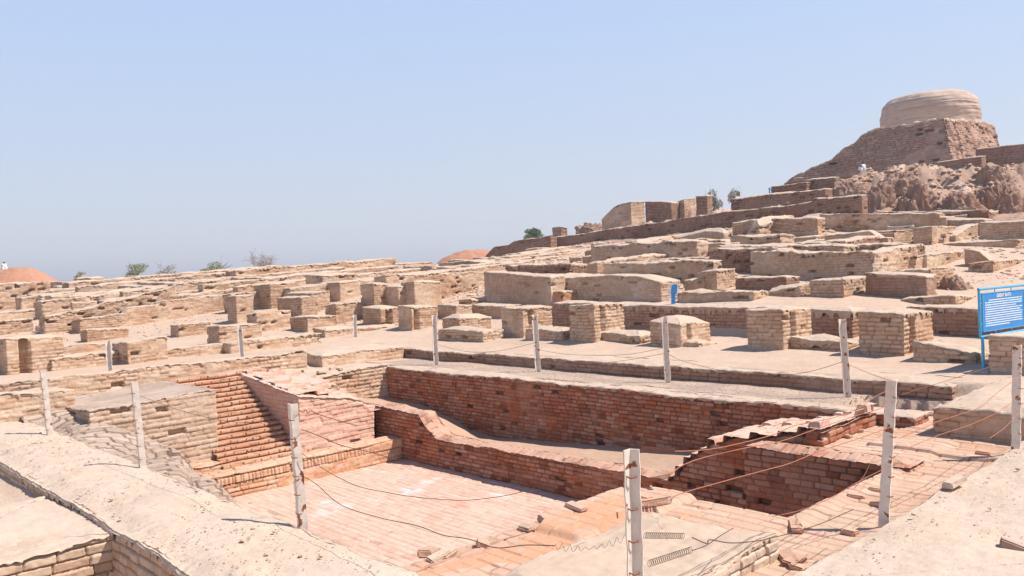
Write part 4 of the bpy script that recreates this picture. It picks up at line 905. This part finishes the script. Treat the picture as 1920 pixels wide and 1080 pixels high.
# ------------------------------------------------------------------ people far away
def person(label, P, face, sc, parts):
    """sitting on the ground, knees drawn up, arms round the knees; face = heading of the chest"""
    c, s_ = math.cos(face), math.sin(face); X = lambda f, l, z: Vector((P[0] + sc * (f * c - l * s_), P[1] + sc * (f * s_ + l * c), P[2] + sc * z))
    def skin(name, pts, edges, rad, mat, parent=None, sub=1):
        me = bpy.data.meshes.new(name); me.from_pydata([X(*p) for p in pts], edges, []); me.materials.append(M[mat])
        o = bpy.data.objects.new(name, me); scene.collection.objects.link(o)
        if parent: o.parent = parent
        m = o.modifiers.new('skin', 'SKIN'); m.use_smooth_shade = True
        for k, r in enumerate(rad): me.skin_vertices[0].data[k].radius = (r * sc, r * sc)
        me.skin_vertices[0].data[0].use_root = True
        o.modifiers.new('sub', 'SUBSURF').levels = sub; o.modifiers['sub'].render_levels = sub; return o
    pts = [(0, 0, .12), (.0, 0, .32), (.03, 0, .52), (.06, 0, .62), (.09, 0, .72), (.10, 0, .80),
           (.05, .18, .54), (.22, .24, .36), (.42, .08, .34), (.48, .03, .33), (.05, -.18, .54), (.22, -.24, .36), (.42, -.08, .34), (.48, -.03, .33),
           (.05, .11, .12), (.42, .12, .42), (.40, .12, .08), (.55, .12, .03), (.05, -.11, .12), (.42, -.12, .42), (.40, -.12, .08), (.55, -.12, .03), (.08, 0, .67)]
    ed = [(0, 1), (1, 2), (2, 3), (3, 22), (22, 4), (4, 5), (2, 6), (6, 7), (7, 8), (8, 9), (2, 10), (10, 11), (11, 12), (12, 13), (0, 14), (14, 15), (15, 16), (16, 17), (0, 18), (18, 19), (19, 20), (20, 21)]
    rad_ = [.15, .13, .15, .06, .10, .085, .06, .045, .035, .03, .06, .045, .035, .03, .09, .065, .045, .035, .09, .065, .045, .035, .075]
    body = skin('person', pts, ed, rad_, 'skin'); tag(body, label, 'person')
    q = list(range(0, 4)) + [6, 7, 8] + [10, 11, 12]; idx = {v: i for i, v in enumerate(q)}
    skin('shirt', [pts[i] for i in q], [(idx[a], idx[b_]) for a, b_ in ed if a in idx and b_ in idx], [rad_[i] * 1.22 + .015 if i != 3 else .065 for i in q], 'cloth', body)
    q = [0, 14, 15, 16, 18, 19, 20]; idx = {v: i for i, v in enumerate(q)}
    skin('trousers', [pts[i] for i in q], [(idx[a], idx[b_]) for a, b_ in ed if a in idx and b_ in idx], [rad_[i] * 1.2 + .012 for i in q], 'cloth', body)
    skin('hair', [(.055, 0, .735), (.075, 0, .80), (.085, 0, .84)], [(0, 1), (1, 2)], [.125, .125, .09], 'hair', body)
Pr = pd(1619, 321, 61.)
person('person in white shirt sitting on the ledge below the stupa podium', Pr, math.radians(60), .82, None)
# ------------------------------------------------------------------ red earth mounds
def mound(label, uc, vt, ww_, D, drop, mat='earth', skew=1.):
    C = pd(uc, vt, D); Rr = ww_ * D / F; n = 90
    g = np.linspace(-1.25, 1.25, n); A, B_ = np.meshgrid(g, g)
    h = np.exp(-(np.abs(A) ** 2.6) * 1.6) * np.exp(-B_ ** 2 * 2)
    X = C[0] + right[0] * A * Rr * skew + view[0] * (B_ * Rr * .8 + .35 * Rr); Y = C[1] + right[1] * A * Rr * skew + view[1] * (B_ * Rr * .8 + .35 * Rr)
    Z = C[2] - drop + drop * h / h.max() * (1 + .10 * fbm(A * 2.4 + uc, B_ * 2, 91)) + .05 * drop * fbm(A * 9, B_ * 9, 92) * h
    o = mk('earth_mound', np.stack([X, Y, Z], -1).reshape(-1, 3), grid_quads(n, n), M[mat], dict(tone=(.5 + fbm(A * 4, B_ * 4, 93)).ravel(), joint=np.zeros(X.size)))
    return tag(o, label, 'earth mound', None, 'structure')
mound('orange earth heap at the far left edge of the skyline', 4, 500, 100, 95., 3.4)
mound('reddish earth mound on the skyline left of the retaining wall', 880, 466, 115, 95., 4.5)
Pl = pd(9, 505, 93.)
person('person in white sitting on the orange earth heap at far left', Pl, math.radians(100), 1.0, None)
# ------------------------------------------------------------------ bushes and trees on the skyline
def bush(label, u, v_base, wpx, hpx, D, mat, n=1600, bare=False, name='bush', leaf=.09, lobes=7, seed=1, cat='bush'):
    rnd = np.random.RandomState(seed); base = pd(u, v_base, D); W = wpx * D / F; Hh = hpx * D / F
    o = empty(name, tuple(base), label, cat)
    tr = MB(); tips = []
    for k in range(9 if bare else 5):
        a = rnd.uniform(0, 2 * math.pi); rr_ = rnd.uniform(.15, .48) * W; top = base + np.array([math.cos(a) * rr_, math.sin(a) * rr_, Hh * rnd.uniform(.55, .98)])
        mid = base * .5 + top * .5 + rnd.normal(0, .05 * W, 3); P = along([base - [0, 0, 2.], base, mid, top]); tr.tube(P, np.linspace(.045, .012, len(P)) * W / 3, 5); tips.append((mid, top))
        for j in range(14 if bare else 3):
            s0 = mid + (top - mid) * rnd.uniform(-.6, .9); e = s0 + rnd.normal(0, 1, 3) * np.array([.14, .14, .12]) * W + [0, 0, .12 * Hh]
            tr.tube([s0, (s0 + e) / 2 + rnd.normal(0, .02 * W, 3), e], [.012 * W / 3, .009 * W / 3, .005 * W / 3], 4); tips.append((s0, e))
            if bare:
                for q in range(5):
                    s1 = s0 + (e - s0) * rnd.uniform(.3, 1); e1 = s1 + rnd.normal(0, 1, 3) * .07 * W + [0, 0, .07 * Hh]; tr.tube([s1, e1], [.008 * W / 3, .004 * W / 3], 3)
    child(tr, 'trunk', 'twig' if bare else 'bark', o)
    if not bare:
        C = []
        for k in range(lobes):
            a = rnd.uniform(0, 2 * math.pi); q = rnd.uniform(0, .34); C.append((base + np.array([math.cos(a) * q * W, math.sin(a) * q * W, Hh * rnd.uniform(.0, .7)]), rnd.uniform(.13, .24) * W, rnd.uniform(.14, .26) * Hh))
        V = []
        for i in range(n):
            c_, rw, rh = C[rnd.randint(lobes)]; d = rnd.normal(0, 1, 3); d /= np.linalg.norm(d); d *= rnd.uniform(.35, 1.08) ** .6
            p = c_ + d * [rw, rw, rh]; a = rnd.normal(0, 1, 3); a /= np.linalg.norm(a); b_ = np.cross(a, rnd.normal(0, 1, 3)); b_ /= np.linalg.norm(b_); s_ = leaf * rnd.uniform(.6, 1.4)
            V += [p - a * s_, p + b_ * s_ * .5, p + a * s_, p - b_ * s_ * .5]
        q = MB().add(np.array(V), np.arange(len(V)).reshape(-1, 4)); child(q, 'crown', mat, o)
    return o
bush('rounded green tree showing above the dark wall spur', 1001, 452, 46, 28, 95, 'leaf2', 2600, name='tree', cat='tree', seed=2, lobes=9)
bush('grey-green bush on the crest right of the ruined blocks, larger of two', 1338, 391, 46, 40, 68, 'leaf3', 1100, seed=3, leaf=.08)
bush('smaller grey-green bush on the crest', 1377, 381, 28, 31, 68, 'leaf3', 600, seed=4, leaf=.08)
bush('olive green bush with a thin left side on the left skyline', 404, 522, 68, 34, 95, 'leaf', 2200, seed=5, lobes=8)
bush('leafless pinkish grey bush left of the dark-ended skyline wall', 494, 520, 66, 42, 100, 'twig', bare=True, seed=6)
bush('flat olive shrub low on the left skyline', 256, 520, 58, 32, 100, 'leaf', 1500, seed=7)
bush('grey-green shrub behind the dark-faced skyline block', 312, 519, 44, 26, 100, 'leaf3', 1000, seed=8)
bush('tiny dark shrub on the far left skyline', 150, 522, 24, 15, 95, 'leaf3', 400, seed=9)
bush('very small spindly shrub on the skyline in the middle left', 651, 499, 13, 15, 80, 'leaf3', 220, seed=10, leaf=.06)
# ------------------------------------------------------------------ weathered crags under the stupa
def crag(label, u, vb_, wpx, hpx, seed, dfac=1.0, mat='hill', name='rock_outcrop'):
    D = D0(u, vb_) * dfac; C = pd(u, vb_, D); W = wpx / 2 * D / F; Hh = hpx * D / F; n, m = 130, 80
    a = np.linspace(0, 2 * math.pi, n, endpoint=False); t = np.linspace(0, math.pi / 2, m); A, T_ = np.meshgrid(a, t)
    sx_, sy_, sz_ = np.cos(A) * np.cos(T_), np.sin(A) * np.cos(T_), np.sin(T_)
    f = lambda s, o: fbm3(sx_ * s + 7 * seed, sy_ * s + 3, sz_ * s * .8 + seed, seed + o, 4)
    rr_ = .9 + .42 * f(1.6, 1) - .30 * np.abs(f(3.2, 2)) + .10 * f(11, 3)
    ctr = C + view * W * .45
    X = ctr[0] + W * rr_ * (right[0] * sx_ + view[0] * sy_ * .7); Y = ctr[1] + W * rr_ * (right[1] * sx_ + view[1] * sy_ * .7); Z = C[2] - .5 + (Hh + .5) * rr_ * sz_ ** .8 * (1 + .15 * f(6, 9))
    o = mk(name, np.stack([X, Y, Z], -1).reshape(-1, 3), grid_quads(m, n, True), M[mat], dict(tone=(.5 + f(4, 5)).ravel(), joint=np.zeros(X.size)))
    return tag(o, label, 'rock outcrop', 'eroded crags under the stupa', 'thing')
crag('dark clefted crag just right of the long retaining wall', 1650, 395, 90, 62, 11)
crag('broad pale crag with a round face below the square-ended wall block', 1730, 400, 110, 66, 12)
crag('crag at the right edge with a reddish hollow', 1890, 395, 110, 62, 13)
crag('rubbly shoulder below the seated person, left of the crags', 1600, 362, 70, 30, 14)
crag('upper crag beneath the stupa podium', 1700, 352, 110, 40, 15)
crag('low pale crag between the two largest crags', 1810, 402, 100, 44, 16)
crag('small crumbled outcrop right of the square-ended wall block', 1880, 338, 80, 34, 17)
crag('rubble heap between the broken tower base and the long retaining wall', 1110, 436, 70, 20, 18, .99)
crag('small rubble heap at the foot of the stepped rubble mound', 1405, 448, 40, 22, 19, .98)
crag('reddish eroded bank above the blue signboard', 1800, 545, 110, 26, 21, 1.0)
# ------------------------------------------------------------------ loose bricks and rubble
rb = random.Random(11)
def loose(label, P, L_=.19, W_=.11, T_=.055, mat='pave', rz=None, tilt=.25, group=None):
    rz = rb.uniform(0, 3.14) if rz is None else rz; me = bpy.data.meshes.new('loose_brick')
    import bmesh
    bm = bmesh.new(); bmesh.ops.create_cube(bm, size=1)
    for v in bm.verts: v.co = Vector((v.co.x * L_, v.co.y * W_, v.co.z * T_)) + Vector([rb.uniform(-.012, .012) for _ in range(3)])
    bmesh.ops.bevel(bm, geom=list(bm.edges), offset=.012, segments=2, affect='EDGES'); 
    for v in bm.verts: v.co += Vector([rb.uniform(-.003, .003) for _ in range(3)])
    bm.to_mesh(me); bm.free(); me.materials.append(M[mat]); tn = rb.random()
    at = me.attributes.new('tone', 'FLOAT', 'POINT'); at.data.foreach_set('value', [tn] * len(me.vertices))
    o = bpy.data.objects.new('loose_brick', me); scene.collection.objects.link(o)
    o.location = (P[0], P[1], P[2] + T_ * .4); o.rotation_euler = (rb.uniform(-tilt, tilt), rb.uniform(-tilt, tilt), rz)
    return tag(o, label, 'brick', group)
for lab, u, v, z, k in (('single dark loose brick on the pool edge beside the orange sand', 988, 994, -.16, {}), ('small loose brick half sunk where the long wire crosses', 905, 1024, -.16, dict(L_=.14)),
                        ('broken red brick at the left of the rubble by the pool edge', 793, 1040, -.16, {}), ('tilted orange brick on the rubble by the pool edge', 808, 1030, -.12, dict(tilt=.7)),
                        ('whitish lump of mortar in the rubble by the pool edge', 822, 1048, -.16, dict(mat='mud', L_=.2)), ('second whitish mortar lump beside the tilted orange brick', 838, 1042, -.16, dict(mat='slab', L_=.18)),
                        ('long flat brick poking from the edge of the orange sand', 1080, 960, -.14, dict(L_=.3)), ('red brick lying on the near rim of the pit', 1490, 973, -.1, dict(L_=.32, rz=.6, tilt=.08)),
                        ('small dark brick on the rubbly pit rim', 1260, 968, -.1, dict(L_=.16)), ('brick at the broken edge of the mud slab, below the pit corner', 1365, 990, -.1, {}),
                        ('loose brick on the platform near the end of the walkway', 1745, 764, -.05, dict(mat='buff')),
                        ('red brick beside the foot of the mud slab at the bottom', 1478, 1050, -.15, dict(L_=.26, mat='red')), ('dark red brick under the slab corner at the bottom', 1490, 1066, -.2, dict(L_=.26, mat='red')),
                        ('half-buried stone at the edge of the right mud wall top', 1790, 908, 0, dict(mat='mud', L_=.3)), ('brick near the post on the pit side paving', 1650, 935, -.12, dict(L_=.2)),
                        ('dark brick poking out at the bottom right corner', 1905, 1030, 0., dict(mat='brown', L_=.22)), ('fallen brick on the sandy shelf', 1060, 862, -1.0, dict(L_=.1, W_=.06))):
    Pq = pz(u, v, z)
    if z > -.9 and z < -.01: Pq[2] = float(plat_z(Pq[0:1], Pq[1:2])[0])
    loose(lab, Pq, **k)
for k in range(16):
    x = rb.uniform(8.3, 10.6); y = rb.uniform(15.4, 17.9)
    zt2 = (min(-.06 + .13 * (y - 14.78), .3) - .14 * (x - 8.0)) if x < 9.7 and y < 17.8 else .04
    if x >= 9.7 and y < 17.3: continue
    loose('loose brick lying flat on the rubble-strewn top beside the stairs', (x, y, zt2), tilt=.12, mat='buff2', L_=rb.uniform(.16, .26), rz=rb.choice([0, 1.57]) + rb.uniform(-.2, .2), group='loose bricks beside the stairs')
for k in range(11):
    x = rb.uniform(3.9, 11.2); y = rb.uniform(5.2, 5.65) if k % 2 else rb.uniform(3.2, 3.9)
    if y > 5 and x > 7: x = rb.uniform(9.7, 11.2); y = rb.uniform(4.2, 6.3)
    loose('loose brick scattered along the crumbling rim of pool and pit', (x, y, float(plat_z(np.array([x]), np.array([y]))[0]) - .01), tilt=.1, mat='pave', L_=rb.uniform(.1, .2), W_=.1, T_=.05, rz=1.57 + rb.uniform(-.5, .5), group='loose bricks along the rim')
# rubble
def rubble(name, n, pick, seed, mat):
    rnd = np.random.RandomState(seed); ico = np.array([(0, 0, -1), (.8, 0, -.3), (.2, .8, -.3), (-.7, .5, -.3), (-.7, -.5, -.3), (.2, -.8, -.3), (.7, .5, .4), (-.3, .8, .4), (-.9, 0, .4), (-.3, -.8, .4), (.7, -.5, .4), (0, 0, .9)])
    fc = [(0, 2, 1, 5), (0, 4, 3, 2), (0, 5, 4, 4), (1, 2, 6, 6), (2, 3, 7, 7), (3, 4, 8, 8), (4, 5, 9, 9), (5, 1, 10, 10), (1, 6, 10, 10), (2, 7, 6, 6), (3, 8, 7, 7), (4, 9, 8, 8), (5, 10, 9, 9), (11, 6, 7, 7), (11, 7, 8, 8), (11, 8, 9, 9), (11, 9, 10, 10), (11, 10, 6, 6)]
    fc = [f for f in fc if len(set(f)) >= 3]; fq = np.array([(f[0], f[1], f[2]) for f in fc])
    P, S_ = pick(rnd, n); V = ico[None] * (1 + .35 * rnd.uniform(-1, 1, (n, 12, 3))) * S_[:, None, None] * np.array([1, 1, .6]); a = rnd.uniform(0, 6.28, n); c, s_ = np.cos(a)[:, None], np.sin(a)[:, None]
    V = np.stack([V[..., 0] * c - V[..., 1] * s_, V[..., 0] * s_ + V[..., 1] * c, V[..., 2]], -1) + P[:, None]
    Q = fq[None] + 12 * np.arange(n)[:, None, None]
    o = mk(name, V.reshape(-1, 3), Q.reshape(-1, 3), M[mat], dict(tone=np.repeat(rnd.rand(n), 12), joint=np.zeros(12 * n)), False); return tag(o, kind='stuff')
def pick_hill(rnd, n):
    u = rnd.uniform(850, 1960, n * 2); k = rnd.rand(n * 2) ** 1.3; top = np.interp(u, *zip(*SIL)); v = top + (hor(u) + 70 - top) * k
    P = np.array([pd(a, b_, D0(a, b_)) for a, b_ in zip(u, v)]); m = np.ones(len(u), bool); P = P[m][:n]
    P[:, 2] = ground_z(P[:, 0], P[:, 1]); D = (P - cam_p) @ fwd
    return P, np.clip(D * .0022, .03, .3) * rnd.uniform(.5, 1.6, n) * (.6 + (fbm(P[:, 0] * .3, P[:, 1] * .3, 5) > .1) * .9)
rubble('scattered_rubble', 6500, pick_hill, 21, 'buff')
def pick_left(rnd, n):
    u = rnd.uniform(-30, 900, n); top = np.interp(u, *zip(*SIL)); v = top + (hor(u) + 100 - top) * rnd.rand(n)
    P = np.array([pd(a, b_, D0(a, b_)) for a, b_ in zip(u, v)]); P[:, 2] = ground_z(P[:, 0], P[:, 1]); D = (P - cam_p) @ fwd
    return P, np.clip(D * .0017, .02, .16) * rnd.uniform(.5, 1.5, n)
rubble('scattered_rubble', 2500, pick_left, 22, 'buff')
def pick_grav(rnd, n):
    x = rnd.uniform(12.0, 13.35, n); y = rnd.uniform(4.6, 17.5, n); z = ground_z(x, y); return np.stack([x, y, z], -1), rnd.uniform(.006, .016, n)
rubble('walkway_gravel', 5000, pick_grav, 23, 'grey')
def pick_mud(rnd, n):
    k = rnd.rand(n) < .45
    x = np.where(k, rnd.uniform(2.6, 3.55, n), rnd.uniform(5.5, 12.5, n)); y = np.where(k, rnd.uniform(4.5, 16, n), rnd.uniform(.2, 2.9, n))
    z = np.where(k, .055, .0); return np.stack([x, y, z], -1), rnd.uniform(.004, .011, n) * (1 + 1.6 * (rnd.rand(n) < .05))
rubble('surface_grit', 3000, pick_mud, 24, 'buff')
Pw = pz(1880, 688, .26); wd = MB(); rw = np.random.RandomState(4)
for i in range(160):
    p = Pw + rw.normal(0, 1, 3) * [.09, .09, .02] + [0, 0, .03]; a = rw.normal(0, .03, 3); wd.tube([p, p + a + [0, 0, .03], p + a * 2 + [0, 0, .02]], [.004, .006, .001], 3)
tag(wd.build('green_weed', 'weed'), 'small patch of dark green weed at the foot of the shaded pier near the signboard', 'weed')
# ------------------------------------------------------------------ low eroded wall stubs filling the excavated ground
rf = random.Random(5)
LM0 = [q for q in LM]; used = set()
def shorten(l):
    for c in (',', ' with ', ' left of', ' right of', ' behind', ' below', ' above', ' in front', ' under', ' at the', ' between', ' beside', ' meeting', ' near ', ' on the', ' climbing', ' casting', ' joining', ' in mid', ' just ', ' by ', ' beneath', ' seen', ' standing', ' reaching', ' running', ' along', ' in the', ' against'):
        if c in l: l = l[:l.index(c)]
    return ' '.join(l.split()[:7])
SHC = {}
for l, *_ in LM0: SHC[shorten(l)] = SHC.get(shorten(l), 0) + 1
def stub_label(u, v, L_, ax, hh):
    base = ('long ' if L_ > 2.8 else 'short ' if L_ < 1.8 else '') + ('knee-high ' if hh > .55 else 'low ') + ('sunlit ' if ax else 'shaded ')
    for l, a, b_ in sorted(LM0, key=lambda q: (q[1] - u) ** 2 + 4 * (q[2] - v) ** 2):
        if SHC[shorten(l)] > 1: continue
        rel = ('right of' if u > a else 'left of') if abs(u - a) > 1.5 * abs(v - b_) else ('in front of' if v > b_ else 'behind')
        t = base + 'wall stub ' + rel + ' the ' + shorten(l)
        if t not in used: used.add(t); return t
def fill(area, n, ur, vf, group, mats=('buff', 'buff2'), Lr=(1.2, 3.8), hr=(.28, .75)):
    c = 0; tries = 0
    while c < n and tries < n * 30:
        tries += 1; u = rf.uniform(*ur); top, bot = vf(u); vb_ = top + (bot - top) * rf.random(); D = D0(u, vb_)
        hh = rf.uniform(*hr); hpx = hh * F / D; along_x = rf.random() < area; L_ = rf.uniform(*Lr); T_ = rf.uniform(.5, 1.3)
        P = pd(u, vb_, D); x1_, y1_ = (P[0] + L_, P[1] + T_) if along_x else (P[0] + T_, P[1] + L_)
        zt = zat(P[0], P[1], vb_ - hpx); g1 = gz(x1_, y1_); slope = max(-.12, min(.12 * L_, (g1 - P[2]) * .6))
        pj = proj(((P[0] + x1_) / 2, (P[1] + y1_) / 2, zt))
        wall('wall_stub', stub_label(pj[0], pj[1], L_, along_x, hh), P[0], x1_, P[1], y1_, P[2] - .5, (lambda x, y, zt=zt, P=P, L_=L_, s=slope, ax=along_x: zt + s * (((x - P[0]) if ax else (y - P[1])) / L_)), D=D, mat=rf.choice(mats), cat='ruined wall', group=group, er=rf.uniform(1.2, 2.2), hole=.06, maxrings=8, fine=1.5, capdrop=.1)
        c += 1
def rtop(u): return float(np.interp(u, [1034, 1227, 1400, 1617, 1640, 1920], [470, 447, 440, 416, 404, 398])) + 6 if u > 1034 else 482
fill(.3, 28, (1060, 1900), lambda u: (rtop(u), hor(u) + 62), 'wall stubs on the right hillside', ('buff', 'buff2', 'brown'), (2.2, 6), (.4, 1.0))
fill(.9, 26, (-20, 640), lambda u: (np.interp(u, *zip(*SIL)) + 20, np.interp(u, *zip(*SIL)) + 75), 'wall stubs on the left plain', Lr=(6, 14), hr=(.5, 1.0))
fill(.6, 14, (720, 1050), lambda u: (np.interp(u, *zip(*SIL)) + 14, hor(u) + 5), 'wall stubs in the middle distance', Lr=(2, 6), hr=(.25, .5))

# ------------------------------------------------------------------ the dusty air
hz = MB().box((-5700, -5700, -8), (11400, 0, 0), (0, 11400, 0), (0, 0, 60)).build('haze', M['cloth'])
hm = bpy.data.materials.new('dusty_air'); hm.use_nodes = True; hn = hm.node_tree; hn.nodes.clear()
ho = hn.nodes.new('ShaderNodeOutputMaterial'); pv = hn.nodes.new('ShaderNodeVolumePrincipled'); pv.inputs['Density'].default_value = .0008; pv.inputs['Color'].default_value = (.93, .94, .97, 1); pv.inputs['Anisotropy'].default_value = .2
hn.links.new(pv.outputs[0], ho.inputs['Volume']); hz.data.materials.clear(); hz.data.materials.append(hm); tag(hz, kind='stuff')
